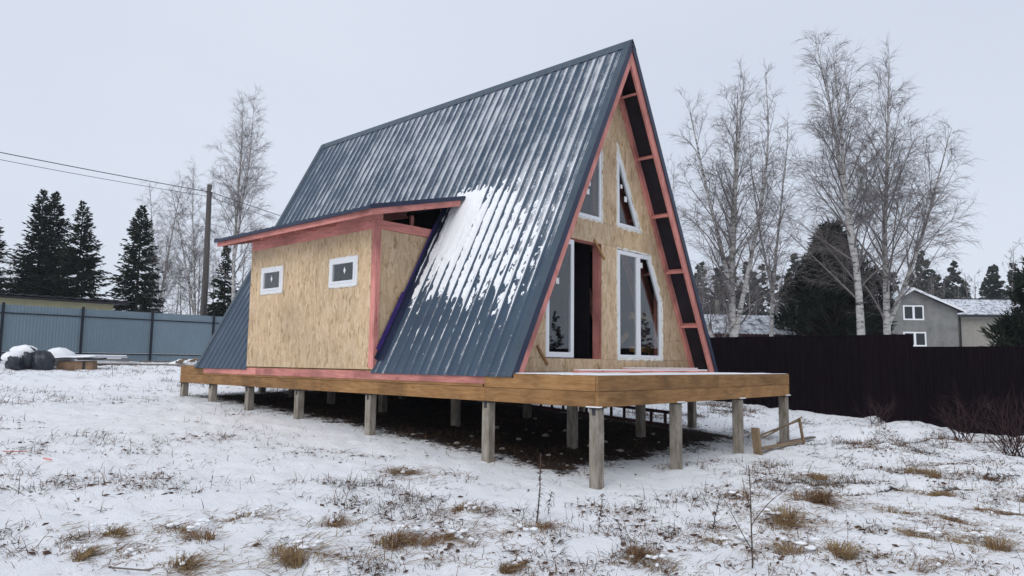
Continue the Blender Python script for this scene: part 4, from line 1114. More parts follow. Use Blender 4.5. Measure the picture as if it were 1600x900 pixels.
def birch_mesh(h, seed, leaders=((0, 0, 0, 1.0),), r=0.13, spread=0.30, dens=1.0, low=0.22, twr=0.0042, droop=0.24, tips=1.0):
    """trunk(s) and crown, base at the origin; leaders = (start height fraction, azimuth, lean, length fraction)"""
    rs_ = np.random.RandomState(seed); trunk = Twigs(); crown = Twigs(); paths = []
    for (sf_, az, lean, lf) in leaders:
        if not paths: st = np.array([0, 0, -0.3])
        else: p0 = paths[0][0]; st = p0[min(int(sf_ * (len(p0) - 1)) + 1, len(p0) - 2)].copy()
        Lh = h * lf
        d = np.array([math.cos(az) * math.sin(lean), math.sin(az) * math.sin(lean), math.cos(lean)])
        pts, _ = bend(st, d, Lh, 14, rs_, up=0.05 if lean > 0.1 else 0.0, wob=0.025)
        r0 = r if not paths else r * 0.62
        trunk.add(pts, r0, 0.010, 8); paths.append((pts, r0, Lh))
    S = []; Dv = []; Ln = []; Rb = []
    for pi, (pts, r0, Lh) in enumerate(paths):
        lo = low if pi == 0 else 0.12
        nb = int((36 if pi == 0 else 24) * dens * (0.6 + 0.4 * Lh / h))
        for b in range(nb):
            f = lo + (0.985 - lo) * (b + rs_.rand()) / nb
            x = f * 14; i = min(int(x), 13); S.append(pts[i] + (pts[i + 1] - pts[i]) * (x - i))
            az = b * 2.4 + rs_.uniform(-0.5, 0.5); el = rs_.uniform(0.6, 1.08) + 0.30 * f
            Ln.append(h * spread * (1.0 - 0.80 * max(0, (f - 0.25)) / 0.75) * rs_.uniform(0.65, 1.15) * (0.85 if pi else 1))
            Dv.append((math.cos(az) * math.cos(el), math.sin(az) * math.cos(el), math.sin(el))); Rb.append(max(0.007, r0 * (1 - f) * 0.30 + 0.004))
    S = np.array(S); Dv = np.array(Dv); Ln = np.array(Ln)
    B = grow(S, Dv, Ln, 7, rs_, up=0.07, droop=0.11 * droop / 0.3, wob=0.07); batch_tubes(crown, B, np.array(Rb), 0.004, 4)
    ns = np.maximum(3, (Ln / 0.21 * dens).astype(int)); par = np.repeat(np.arange(len(B)), ns); g = 0.12 + 0.88 * rs_.rand(len(par))
    s2, dm = along(B[par], g); side = unit(np.cross(dm, rs_.normal(0, 1, dm.shape)))
    L2 = Ln[par] * 0.44 * (1.1 - 0.6 * g) * rs_.uniform(0.5, 1.2, len(par)) + 0.18
    B2 = grow(s2, dm * 0.8 + side * 0.7, L2, 4, rs_, up=0.06, droop=droop * 0.45, wob=0.09); batch_tubes(crown, B2, 0.0060, twr * 0.8, 3)
    nt_ = np.maximum(2, (L2 / 0.058 * dens * tips).astype(int)); par = np.repeat(np.arange(len(B2)), nt_); g = 0.12 + 0.88 * rs_.rand(len(par))
    s3, dm = along(B2[par], g); side = unit(np.cross(dm, rs_.normal(0, 1, dm.shape)))
    B3 = grow(s3, dm * 0.85 + side * 0.65, rs_.uniform(0.16, 0.52, len(par)), 2, rs_, up=0.05, droop=droop, wob=0.12); batch_tubes(crown, B3, twr, twr * 0.45, 3)
    return trunk, crown
def birch(label, x, y, h, seed, group='bare birches', rz=0.0, cat='birch', **kw):
    t = thing('birch_tree', label, 'tree', (x, y, gz(x, y)), rz, group)
    tr_, cw = birch_mesh(h, seed, **kw)
    tr_.build('trunk', M['birch_bark'], t); cw.build('crown', M['birch_twig'], t)
    return t

rt = math.atan2(R0.y, R0.x)            # azimuth that runs to the right as seen from the terrace side
birch('multi-stemmed bare birch right of the roof peak, in front of the red shed', 17.9, 6.6, 12.6, 101, r=0.17, spread=0.25, low=0.16,
      leaders=((0, 0, 0.02, 1.0), (0.10, rt, 0.24, 0.88), (0.24, rt + 3.14, 0.20, 0.62), (0.30, rt + 0.4, 0.16, 0.66), (0.06, rt + 2.9, 0.62, 0.36)), dens=1.0)
birch('slim leaning bare birch between the multi-stemmed birch and the tall pair', 20.9, 6.6, 11.2, 102, r=0.10, spread=0.22, low=0.25, leaders=((0, rt, 0.14, 1.0), (0.3, rt + 2.5, 0.2, 0.6)), dens=0.85)
birch('tallest bare birch, left of the twin pair with white trunk before the dark pine', 19.1, 2.45, 13.2, 103, r=0.16, spread=0.29, low=0.24,
      leaders=((0, rt + 3.1, 0.015, 1.0), (0.34, rt + 3.0, 0.16, 0.60)), dens=1.0)
birch('bare birch with far-spreading drooping branches, right of the tall pair', 20.4, 2.05, 12.7, 104, r=0.15, spread=0.35, low=0.20,
      leaders=((0, rt, 0.02, 1.0), (0.20, rt, 0.46, 0.58)), dens=1.0, droop=0.30)
birch('tall bare birch with drooping twigs behind the left end of the roof', 10.2, 30.0, 14.6, 105, r=0.12, spread=0.23, low=0.24, leaders=((0, 0, 0.03, 1.0), (0.35, rt, 0.16, 0.6)), dens=1.05)
birch('pale bare birch behind the single dark spruce at left', 10.9, 42.0, 11.6, 106, r=0.10, spread=0.24, low=0.15, leaders=((0, rt, 0.03, 1.0), (0.2, rt + 2.8, 0.22, 0.75)), dens=1.1)
birch('bare birch just left of the utility pole', 10.3, 34.4, 10.6, 107, r=0.09, spread=0.25, low=0.15, leaders=((0, rt + 3, 0.05, 1.0), (0.2, rt + 3.3, 0.2, 0.7)), dens=1.05)
birch('thin bare birch showing above the right roof slope', 23.4, 12.6, 11.0, 108, r=0.08, spread=0.2, low=0.3, dens=0.7)

def spruce_mesh(h, seed, rad=0.2, dens=1.0, low=0.02, tw=0.05, big=1.0):
    """dense drooping boughs, each hung with many spindle-shaped needle sprays"""
    rs_ = np.random.RandomState(seed); nb = int(h * 64 * dens)
    f = 1 - (1 - low) * np.sqrt(rs_.rand(nb) * 0.985 + 0.0004) if False else low + (0.985 - low) * rs_.rand(nb) ** 1.12
    lump = 0.78 + 0.44 * vnoise(f * h * 1.6, np.full(nb, seed * 1.7), 3)
    Lb = (h * rad * (1 - f) ** 0.82 * lump * rs_.uniform(0.62, 1.15, nb) + 0.07)
    az = rs_.uniform(0, 6.283, nb); el = -0.42 * (1 - f) + 0.75 * f ** 2 + rs_.uniform(-0.18, 0.18, nb)
    Dv = np.stack([np.cos(az) * np.cos(el), np.sin(az) * np.cos(el), np.sin(el)], -1); S = np.stack([np.zeros(nb), np.zeros(nb), f * h], -1)
    B = grow(S, Dv, Lb, 5, rs_, up=-0.05, droop=-0.10, wob=0.03)
    m_ = np.maximum(4, (Lb / 0.075 * dens).astype(int)); par = np.repeat(np.arange(nb), m_); g = rs_.rand(len(par)) ** 0.8
    p, dm = along(B[par], g); sd = unit(np.cross(dm, np.array([0, 0, 1.0]))) * np.where(rs_.rand(len(par)) < 0.5, 1, -1)[:, None]
    d = dm * 0.85 + sd * rs_.uniform(0.1, 0.9, len(par))[:, None]; d[:, 2] += rs_.uniform(-0.75, 0.05, len(par)); d = unit(d)
    Lt = np.minimum((0.13 + 0.30 * Lb[par] * (1 - 0.7 * g)) * rs_.uniform(0.7, 1.25, len(par)), 0.5) * big; w = tw * rs_.uniform(0.6, 1.1, len(par))
    # leader shoots at the top
    p = np.concatenate([p, [[0, 0, h * 0.93], [0, 0, h * 0.97]], B[:, -2]]); d = np.concatenate([d, [[0, 0, 1.0], [0.02, 0, 1.0]], unit(B[:, -1] - B[:, -2])]); Lt = np.concatenate([Lt, [h * 0.05, h * 0.04], Lb / 5 * 1.25]); w = np.concatenate([w, [0.03, 0.025], np.full(nb, tw * 0.75)])
    s_ = unit(np.cross(d, np.array([0.1, 0.2, 1.0]))); t_ = np.cross(s_, d); m0 = p + d * (Lt * 0.35)[:, None]; w = w[:, None]
    V_ = np.stack([p, m0 + s_ * w, m0 - s_ * w * 0.6 + t_ * w * 0.7, m0 - s_ * w * 0.6 - t_ * w * 0.7, p + d * Lt[:, None]], 1).reshape(-1, 3)
    q = np.array([(0, 1, 2), (0, 2, 3), (0, 3, 1), (4, 2, 1), (4, 3, 2), (4, 1, 3)])
    F_ = (np.arange(len(p)) * 5)[:, None, None] + q[None]
    return V_, F_.reshape(-1, 3)
def spruce(label, x, y, h, seed, rad=0.19, group='spruces behind the grey fence', dens=1.1):
    t = thing('spruce_tree', label, 'tree', (x, y, gz(x, y)), seed * 1.3, group)
    MB().tube([(0, 0, -0.3), (0, 0, h * 0.95)], (0.015 * h, 0.02), 7).build('trunk', M['spruce_bark'], t)
    v_, f_ = spruce_mesh(h, seed, rad, dens); npmesh('crown', v_, f_, M['spruce'], t)
    return t
spruce('dark spruce cut off by the left edge of the picture', 2.7, 45.0, 8.9, 201, 0.25)
spruce('tallest dark spruce of the left clump, above the shed', 4.7, 42.5, 9.6, 202, 0.25)
spruce('dark spruce merged into the right side of the tallest one', 5.75, 44.1, 9.8, 203, 0.25)
spruce('dark spruce at the right edge of the left clump', 6.35, 41.0, 8.9, 204, 0.26)
spruce('single dark spruce standing left of the utility pole', 8.6, 38.3, 8.7, 205, 0.24)
spruce('small thin spruce between the pole and the house', 11.0, 32.6, 6.1, 206, 0.20)

def pine_mesh(h, rx_, seed, n_cl, zc, rzv, tuft=0.34, nn_=16):
    """rounded crown of many needle tufts on limbs"""
    rs_ = np.random.RandomState(seed); V_ = []; F_ = []; n = 0; limbs = Twigs()
    for c in range(n_cl):
        u_ = rs_.normal(0, 1, 3); u_ /= np.linalg.norm(u_); q = rs_.rand() ** 0.42
        taper = 1.0
        p = np.array([u_[0] * rx_ * q, u_[1] * rx_ * q, zc + u_[2] * rzv * q])
        k_ = np.clip((p[2] - zc) / rzv, -1, 1); taper = (1.0 - 0.62 * max(0, k_)) * (1.0 + 0.12 * max(0, -k_)) * (0.82 + 0.36 * float(vnoise(p[2] * 1.3, math.atan2(p[1], p[0]) * 1.5 + 9, seed + 3))) ; p[0] *= taper; p[1] *= taper
        if vnoise(p[0] * 1.1 + 7, p[2] * 1.1 + p[1] * 0.7, seed) < 0.33: continue
        if c % 4 == 0:
            st = np.array([0, 0, max(0.5, p[2] - 0.5 * math.hypot(p[0], p[1]) - 0.2)]); limbs.add(np.array([st, (st + p) / 2 + [0, 0, -0.08], p]), 0.035, 0.012, 4)
        axd = np.array([p[0], p[1], 0.0]); axd /= np.linalg.norm(axd) + 1e-9; axd = axd * 0.55 + np.array([0, 0, 0.8]) + rs_.normal(0, 0.25, 3)
        for k in range(nn_):
            d = axd * 0.8 + rs_.normal(0, 0.55, 3); d /= np.linalg.norm(d); b0 = p + rs_.normal(0, 0.06, 3)
            s = np.cross(d, rs_.normal(0, 1, 3)); s /= np.linalg.norm(s) + 1e-9; Lg = tuft * rs_.uniform(0.6, 1.15); w = 0.022
            V_.append(np.array([b0 - s * w, b0 + s * w, b0 + d * Lg * 0.6 + s * w * 0.9, b0 + d * Lg, b0 + d * Lg * 0.6 - s * w * 0.9]))
            F_.extend([(n, n+1, n+2), (n, n+2, n+4), (n+4, n+2, n+3)]); n += 5
    return np.concatenate(V_), np.array(F_), limbs
def pine(label, x, y, h, rx_, seed, n_cl, zc, rzv, group=None, **kw):
    t = thing('pine_tree', label, 'tree', (x, y, gz(x, y)), 0, group)
    v_, f_, lb = pine_mesh(h, rx_, seed, n_cl, zc, rzv, **kw)
    MB().tube([(0, 0, -0.3), (0.03, 0, zc), (0, 0, h * 0.9)], (0.18, 0.12, 0.02), 8).build('trunk', M['spruce_bark'], t)
    npmesh('crown', v_, f_, M['pine'], t); lb.build('limbs', M['spruce_bark'], t)
pine('broad dark bushy pine behind the twin birch trunks', 24.2, 5.0, 7.1, 2.2, 301, 2300, 3.2, 3.9)
pine('dark pine bough crown cut off by the right edge of the picture', 17.0, -3.35, 4.9, 1.15, 302, 420, 3.2, 1.8)
pine('low dark young pine in front of the clapboard house', 15.9, -2.45, 3.0, 0.7, 303, 90, 2.15, 0.6)

# individually visible spruces beyond the houses, and the wood behind them
far_lo = [spruce_mesh(10.0, s, 0.19, 0.15, tw=0.24, big=2.0) for s in (401, 402, 403, 404)]
cz_far = [npmesh('crown', *spruce_mesh(10.0, s, 0.20, 0.40, tw=0.15, big=1.3), M['spruce'], None) for s in (411, 412, 413)]
ridge_labels = ['pointed hazy spruce top just right of the grey gable', 'broad hazy spruce above the grey house ridge', 'hazy spruce tip above the join of the two house roofs', 'tall hazy spruce above the snowy tile roof',
                'hazy twin spruce beside the tall one above the tile roof', 'hazy spruce at the far right above the pine']
def ray_xy(px, dep):
    return CAM.x + dep * (R0.x * (px - 800) / 1130.34 + R2.x * 1.0 + R1.x * 0.03), CAM.y + dep * (R0.y * (px - 800) / 1130.34 + R2.y + R1.y * 0.03)
FAR = [(1462, 88, 424), (1477, 92, 436), (1507, 95, 440), (1543, 84, 428), (1556, 86, 434), (1582, 82, 426)]
for k, (px, dep, pyt) in enumerate(FAR):
    x, y = ray_xy(px, dep); g0 = gz(x, y)
    ztop = CAM.z + dep * (R0.z * (px - 800) / 1130.34 - R1.z * (pyt - 450) / 1130.34 + R2.z)
    t = thing('spruce_tree', ridge_labels[k], 'tree', (x, y, g0), k * 1.7, 'far spruces behind the neighbouring houses')
    s = (ztop - g0) / 10.0
    c = cz_far[k % 3].copy(); COL.objects.link(c); c.parent = t; c.scale = (s * 1.15, s * 1.15, s)
    MB().tube([(0, 0, -0.3), (0, 0, 9 * s)], (0.14, 0.02), 5).build('trunk', M['spruce_bark'], t)
for o in cz_far: bpy.data.objects.remove(o)

# far wood: spruces and leafless trees as one mass ringing the clearing
bt, bc = birch_mesh(9.0, 500, r=0.1, spread=0.26, low=0.1, dens=0.45, twr=0.016, tips=0.22)
bv = np.concatenate(bt.P + bc.P); bf4 = np.concatenate(bt.F + [f + bt.n for f in bc.F])
bf = np.concatenate([bf4[:, [0, 1, 2]], bf4[:, [0, 2, 3]]])
def wood(name, items, mat, label, meshes):
    VV = []; FF = []; n = 0
    for (x, y, s, k, a) in items:
        v_, f_ = meshes[k % len(meshes)]; c_, s_ = math.cos(a), math.sin(a)
        w_ = v_ * s; w_ = np.stack([w_[:, 0] * c_ - w_[:, 1] * s_, w_[:, 0] * s_ + w_[:, 1] * c_, w_[:, 2]], -1) + np.array([x, y, float(ground0(x, y))])
        VV.append(w_); FF.append(f_ + n); n += len(v_)
    o = npmesh(name, np.concatenate(VV), np.concatenate(FF), mat)
    tag(o, label, 'wood', kind='stuff')
rr = random.Random(77)
sp_items = []; de_items = []
for k in range(75):                         # all round the clearing
    a = rr.uniform(0, 2 * math.pi); dist = rr.uniform(105, 190); s = rr.uniform(0.9, 1.4) * (0.9 + (dist - 95) / 220)
    sp_items.append((CAM.x + dist * math.cos(a), CAM.y + dist * math.sin(a), s, k, rr.uniform(0, 6.28)))
for k in range(170):                        # the stretch beyond the neighbours' houses is thicker
    a = math.radians(rr.uniform(-6, 36)); dist = rr.uniform(100, 165); s = rr.uniform(1.05, 1.65) * (0.9 + (dist - 95) / 300)
    sp_items.append((CAM.x + dist * math.cos(a), CAM.y + dist * math.sin(a), s, k, rr.uniform(0, 6.28)))
for k in range(100):                        # lower, twiggy growth on the right and behind the spruces at left
    a = math.radians(rr.uniform(-6, 33) if k < 74 else rr.uniform(60, 84)); dist = rr.uniform(58, 100)
    x, y = CAM.x + dist * math.cos(a), CAM.y + dist * math.sin(a)
    de_items.append((x, y, rr.uniform(0.7, 1.15), 0, rr.uniform(0, 6.28)))
wood('far_spruce_wood', sp_items, M['spruce'], 'far hazy spruce wood ringing the clearing', far_lo)
wood('far_bare_wood', de_items, M['birch_twig'], 'far grey leafless wood beyond the fences', [(bv, bf)])

# ------------------------------------------------------------------ rubbish by the grey fence
M['sack'] = mat_noise('dark_blue_plastic_sack', (0.012, 0.017, 0.026), (0.03, 0.04, 0.055), nscale=5, rough=0.4, bstr=0.5, bdist=0.03, spec=0.4)
M['card'] = mat_noise('brown_cardboard', (0.20, 0.125, 0.075), (0.30, 0.20, 0.125), nscale=4, rough=0.85, bstr=0.1)
M['sheetwhite'] = mat_plain('pale_offcut', (0.62, 0.63, 0.66))
def blob(mb, c, r, seed, n=14, m=10, flat=0.0, rough_=0.28):
    rs_ = np.random.RandomState(seed); ph0 = rs_.uniform(0, 50)
    b0 = len(mb.v)
    for j in range(m + 1):
        th_ = math.pi * j / m
        for i in range(n):
            a = 2 * math.pi * i / n; d = Vector((math.sin(th_) * math.cos(a), math.sin(th_) * math.sin(a), math.cos(th_)))
            k_ = 1 + rough_ * (float(fbm(d.x * 1.7 + ph0 + d.z, d.y * 1.7 + ph0 * 2 - d.z * 0.8, 3, seed % 40)) - 0.5) * 2
            z = d.z * r[2] * k_
            if z < -flat: z = -flat
            mb.v.append((c[0] + d.x * r[0] * k_, c[1] + d.y * r[1] * k_, c[2] + z))
    for j in range(m):
        for i in range(n):
            i2 = (i + 1) % n; mb.f.append((b0 + j*n + i, b0 + (j+1)*n + i, b0 + (j+1)*n + i2, b0 + j*n + i2))
    return mb
def sack(x, y, r, seed, label, snow_r):
    z = gz(x, y)
    t = thing('rubbish_sack', label, 'sack', (x, y, z), 0, 'rubbish sacks by the grey fence')
    blob(MB(), (0, 0, r[2] * 0.7), r, seed, 26, 18, r[2] * 0.7, 0.55).build('bag', M['sack'], t, smooth=True)
    if snow_r: blob(MB(), (-0.1, 0.05, r[2] * 1.35), snow_r, seed + 1, 18, 12, 0.12, 0.4).build('snow_cap', M['snow'], t, smooth=True)
sack(-0.75, 21.6, (0.30, 0.34, 0.40), 3, 'tall dark rubbish sack topped with snow at the left edge', (0.36, 0.36, 0.22))
sack(-0.45, 21.1, (0.29, 0.27, 0.33), 8, 'dark rubbish sack slumped in front of the snow-topped one', None)
sack(-1.15, 21.3, (0.26, 0.3, 0.28), 12, 'small dark sack half buried in snow at the far left', (0.26, 0.26, 0.16))
hp = blob(MB(), (0, 0, 0.2), (0.55, 0.4, 0.42), 15, 20, 12, 0.25, 0.4).build('snow_heap', M['snow'], None, smooth=True)
hp.location = (0.25, 21.9, gz(0.25, 21.9) + 0.1); tag(hp, 'rounded snow heap behind the cardboard box', 'snow')
bx_ = thing('cardboard_box', 'flattened brown cardboard box under a dark sheet by the grey fence', 'box', (0.55, 21.2, gz(0.55, 21.2)), -0.6)
MB().hexa([(-0.55, -0.25, -0.05), (0.55, -0.22, -0.05), (0.55, 0.3, -0.05), (-0.55, 0.3, -0.05), (-0.48, -0.22, 0.27), (0.52, -0.20, 0.31), (0.52, 0.28, 0.31), (-0.5, 0.28, 0.25)]).build('box', M['card'], bx_, bevel=0.02)
MB().box(0.24, 0.30, -0.265, -0.245, -0.02, 0.29).build('seam_tape', M['dark_eave'], bx_)
mb = MB()
for i in range(13):
    t_ = i / 12; x = -0.85 + 1.6 * t_; z = 0.32 + 0.05 * math.sin(t_ * 5) + 0.10 * t_
    mb.v += [(x, -0.34, z), (x, 0.5, z + 0.04), (x, -0.34, z - 0.03), (x, 0.5, z + 0.01)]
for i in range(12):
    a = i * 4; mb.f += [(a, a + 4, a + 5, a + 1), (a + 2, a + 3, a + 7, a + 6), (a, a + 2, a + 6, a + 4), (a + 1, a + 5, a + 7, a + 3)]
cov = mb.build('cover_sheet', M['sack'], bx_, smooth=True)
MB().hexa([(-0.7, -0.25, 0.37), (0.45, -0.25, 0.42), (0.45, 0.4, 0.46), (-0.7, 0.4, 0.40), (-0.65, -0.2, 0.40), (0.4, -0.2, 0.45), (0.4, 0.38, 0.50), (-0.65, 0.38, 0.44)]).build('snow', M['snow'], bx_, bevel=0.02)
st_ = thing('offcut_stack', 'stack of pale offcut sheets and boards lying beside the cardboard box', 'boards', (1.9, 22.8, gz(1.9, 22.8)), -0.35)
for k in range(6):
    MB().box(-1.1 + 0.05 * k, 1.0 - 0.12 * k + 0.3 * (k % 2), -0.35, 0.3, 0.02 + k * 0.05, 0.06 + k * 0.05).build('board', M['sheetwhite'] if k % 3 else M['old_wood'], st_).rotation_euler = (0, 0, 0.06 * (k % 3))
MB().box(-1.0, 0.7, -0.3, 0.28, 0.325, 0.36).build('snow', M['snow'], st_, bevel=0.012)
for k, (x, y, a, l_, lb_) in enumerate(((3.0, 21.9, -0.5, 2.6, 'long thin batten lying on the snow in front of the grey fence'), (4.4, 23.6, -0.2, 1.9, 'short dark batten lying at the foot of the grey fence'))):
    o = MB().bar((-l_ / 2, 0, 0.045), (l_ / 2, 0, 0.045), 0.07, 0.05).build('batten', M['old_wood'], None); o.location = (x, y, gz(x, y)); o.rotation_euler = (0, 0, a); tag(o, lb_, 'batten')
rb_ = thing('debris_heap', 'small snowy heap of rubble at the back corner of the platform', 'rubble', (4.3, 21.8, gz(4.3, 21.8)))
blob(MB(), (0, 0, 0.05), (0.5, 0.4, 0.17), 19, 20, 12, 0.2, 0.7).build('heap', M['snow'], rb_, smooth=True)
for k in range(7):
    MB().box(-0.09, 0.09, -0.06, 0.06, -0.04, 0.05).build('chunk', M['card'] if k % 2 else M['old_wood'], rb_, bevel=0.01).location = (-0.35 + 0.13 * k, -0.36 + 0.05 * (k % 3), 0.10 + 0.05 * (k % 3))

# ------------------------------------------------------------------ timber by the front posts, ladder, sticks
M['grey_timber'] = mat_wood('greyed_timber', (0.17, 0.115, 0.07), (0.33, 0.245, 0.16), 'x')
of = thing('timber_frame', 'broken timber frame of slats and boards lying by the right front posts', 'timber', (5.5, -0.15, gz(5.5, -0.15)))
MB().bar((-1.0, -0.02, 0.04), (0.80, -0.05, 0.05), 0.10, 0.035).build('board', M['grey_timber'], of)
MB().bar((0.1, 0.12, 0.04), (1.45, -0.02, 0.07), 0.09, 0.035).build('board', M['old_wood'], of)
MB().bar((0.72, -0.10, 0.0), (0.64, -0.06, 0.47), 0.05, 0.03).build('slat', M['grey_timber'], of)
MB().bar((-0.75, 0.10, 0.24), (0.68, -0.02, 0.42), 0.02, 0.028).build('slat', M['grey_timber'], of)
MB().bar((-0.75, 0.05, 0.20), (1.2, 0.10, 0.46), 0.02, 0.022).build('slat', M['grey_timber'], of)
o = MB().bar((0, 0, -0.1), (-0.07, 0.02, 0.44), 0.15, 0.05).build('plank_stub', M['grey_timber'], None, bevel=0.004)
o.location = (4.42, -0.16, gz(4.42, -0.16)); tag(o, 'short thick plank stub standing upright between the two right front posts', 'plank')
lad = thing('ladder', 'long dark wooden ladder lying on edge under the far side of the platform', 'ladder', (5.42, 0, 0))
def lz(y): return -1.084 + 0.0575 * (y - 2.12) + ZT
for dz_ in (0.03, 0.285): MB().bar((0, 6.9, lz(6.9) + dz_), (0, 1.95, lz(1.95) + dz_), 0.05, 0.06).build('rail', M['dark_wood_y'], lad)
for k in range(15):
    y = 6.75 - 0.325 * k
    MB().box(-0.02, 0.02, y - 0.025, y + 0.025, lz(y) + 0.062, lz(y) + 0.253).build('rung', M['dark_wood_y'], lad)
M['stick_pink'] = M['pink_x']
for (x, y, a, l_, w_, mt, lb_) in ((-4.95, 5.25, -0.35, 0.26, 0.012, 'pink_x', 'thin pink stick lying in the snow at the left edge'), (-4.75, 4.7, -1.3, 0.16, 0.016, 'pink_x', 'short pink offcut beside the pink stick'),
                                  (-5.2, 6.1, -0.7, 0.5, 0.02, 'old_wood', 'grey twig-like stick above the pink stick'), (-5.4, 0.35, -0.95, 0.32, 0.010, 'old_wood', 'dark straight stick in the snow at lower left')):
    o = MB().bar((-l_ / 2, 0, 0.03), (l_ / 2, 0, 0.02), w_, w_).build('stick', M[mt], None); o.location = (x, y, gz(x, y) + 0.01); o.rotation_euler = (0, 0, a); tag(o, lb_, 'stick')

# ------------------------------------------------------------------ dead grass
def mat_grass(name, c0, c1): return mat_noise(name, c0, c1, nscale=9, rough=0.85, bstr=0, spec=0.15)
M['grass_tan'] = mat_grass('dead_tan_grass', (0.19, 0.125, 0.06), (0.38, 0.28, 0.15))
M['grass_brown'] = mat_grass('dead_rusty_grass', (0.10, 0.05, 0.028), (0.25, 0.14, 0.075))
M['weed'] = mat_grass('dry_weed_stems', (0.05, 0.038, 0.034), (0.13, 0.10, 0.08))
M['grass_dark'] = mat_grass('dark_stubble', (0.035, 0.028, 0.024), (0.13, 0.10, 0.075))
M['leaf'] = mat_grass('withered_leaves', (0.035, 0.022, 0.020), (0.13, 0.075, 0.05))
def ribbons(P, w):
    """P (n,k,3) blade centre lines, w (n,) half widths: thin three-sided tapering blades"""
    n_, k, _ = P.shape; s_ = unit(np.cross(P[:, -1] - P[:, 0], np.array([0.2, 0.1, 1.0])))[:, None, :]
    ww = (w[:, None] * (1 - np.linspace(0, 1, k) ** 1.5 * 0.85))[:, :, None]; up_ = np.array([0, 0, 1.0])
    V_ = np.stack([P - s_ * ww, P + s_ * ww, P + up_ * ww * 1.1], 1).reshape(-1, 3); a = np.arange(k - 1)
    q = np.concatenate([np.stack([p_ * k + a, q_ * k + a, q_ * k + a + 1, p_ * k + a + 1], -1) for p_, q_ in ((1, 2), (2, 0))])
    return V_, ((np.arange(n_) * 3 * k)[:, None, None] + q[None]).reshape(-1, 4)
def tuft(label, x, y, rx_, h, seed, mat, lean=None, n_bl=300, snow=True):
    rs_ = np.random.RandomState(seed); t = thing('grass_tuft', label, 'grass tuft', (x, y, gz(x, y)), 0, 'dead grass tufts in the snow')
    lean = rs_.uniform(0, 6.28) if lean is None else lean; ld = np.array([math.cos(lean), math.sin(lean), 0])
    n_bl = int(n_bl * (0.6 + rx_ * 2.6)); rx_ *= 1.35; h *= 1.35
    nc = rs_.randint(3, 7); ca = rs_.uniform(0, 6.28, nc); cr_ = rx_ * np.sqrt(rs_.rand(nc)) * 0.85; ck = rs_.choice(nc, n_bl, p=rs_.dirichlet(np.full(nc, 1.6)))
    cen = np.stack([cr_ * np.cos(ca), cr_ * np.sin(ca), 0 * ca], -1); cl_ = lean + rs_.normal(0, 0.7, nc); ch = rs_.uniform(0.35, 1.05, nc); cf = rs_.uniform(0.4, 1.0, nc)
    a = rs_.uniform(0, 6.28, n_bl); ax_ = np.stack([np.cos(a), np.sin(a), 0 * a], -1); ld2 = np.stack([np.cos(cl_), np.sin(cl_), 0 * cl_], -1)[ck]
    p = cen[ck] + ax_ * (rx_ * 0.28 * np.sqrt(rs_.rand(n_bl)))[:, None] + np.array([0, 0, -0.03])
    d = ax_ * rs_.uniform(0.05, 0.75, n_bl)[:, None] + ld2 * (rs_.uniform(0.2, 1.2, n_bl) * cf[ck])[:, None]
    Lb = h * rs_.uniform(0.5, 1.9, n_bl); hg = h * ch[ck] * rs_.uniform(0.25, 1.0, n_bl); u_ = np.linspace(0, 1, 6); bendk = rs_.uniform(1.35, 1.75, n_bl)[:, None]
    P = p[:, None] + d[:, None] * (Lb[:, None] * u_ * 0.8)[:, :, None] + np.array([0, 0, 1.0]) * (hg[:, None] * (1.9 * u_ - bendk * u_ * u_) * 1.15)[:, :, None] + rs_.normal(0, 0.010, (n_bl, 6, 3)) * u_[None, :, None]
    m_ = n_bl // 2; a = rs_.uniform(0, 6.28, m_); q_ = rx_ * rs_.uniform(0.2, 2.3, m_) ; p = np.stack([q_ * np.cos(a), q_ * np.sin(a), 0 * a], -1) + ld * rx_ * 0.5
    p[:, 2] = ground(p[:, 0] + x, p[:, 1] + y) - t.location.z - 0.004; a2 = lean + rs_.normal(0, 0.9, m_); Lf = h * rs_.uniform(0.3, 1.3, m_)
    d = np.stack([np.cos(a2), np.sin(a2), 0 * a2], -1); up_ = np.array([0, 0, 1.0])
    Pf = p[:, None] + d[:, None] * (Lf[:, None] * u_)[:, :, None] + up_ * ((h * rs_.uniform(0.03, 0.22, m_))[:, None] * (2.2 * u_ - 1.9 * u_ * u_))[:, :, None] + rs_.normal(0, 0.006, (m_, 6, 3)) * u_[None, :, None]
    P = np.concatenate([P, Pf]); flip = rs_.rand(len(P)) < 0.35; wd = rs_.uniform(0.0015, 0.0036, len(P)); alt = {'grass_tan': 'grass_brown', 'grass_brown': 'grass_tan'}[mat]
    for sel, mt_ in ((~flip, mat), (flip, alt)):
        v_, f_ = ribbons(P[sel], wd[sel]); npmesh('blades', v_, f_, M[mt_], t)['kind'] = 'stuff'
    if snow:
        mb = MB()
        for k in range(6):
            a = rs_.uniform(0, 6.28); q = rx_ * rs_.uniform(0.0, 0.75)
            blob(mb, (q * math.cos(a) + ld[0] * rx_ * 0.3, q * math.sin(a) + ld[1] * rx_ * 0.3, h * rs_.uniform(0.05, 0.45)), (rx_ * rs_.uniform(0.05, 0.17), rx_ * rs_.uniform(0.05, 0.17), 0.014), seed + k, 9, 6, 0.010, 0.9)
        mb.build('snow', M['snow'], t, smooth=True)['kind'] = 'stuff'
    return t
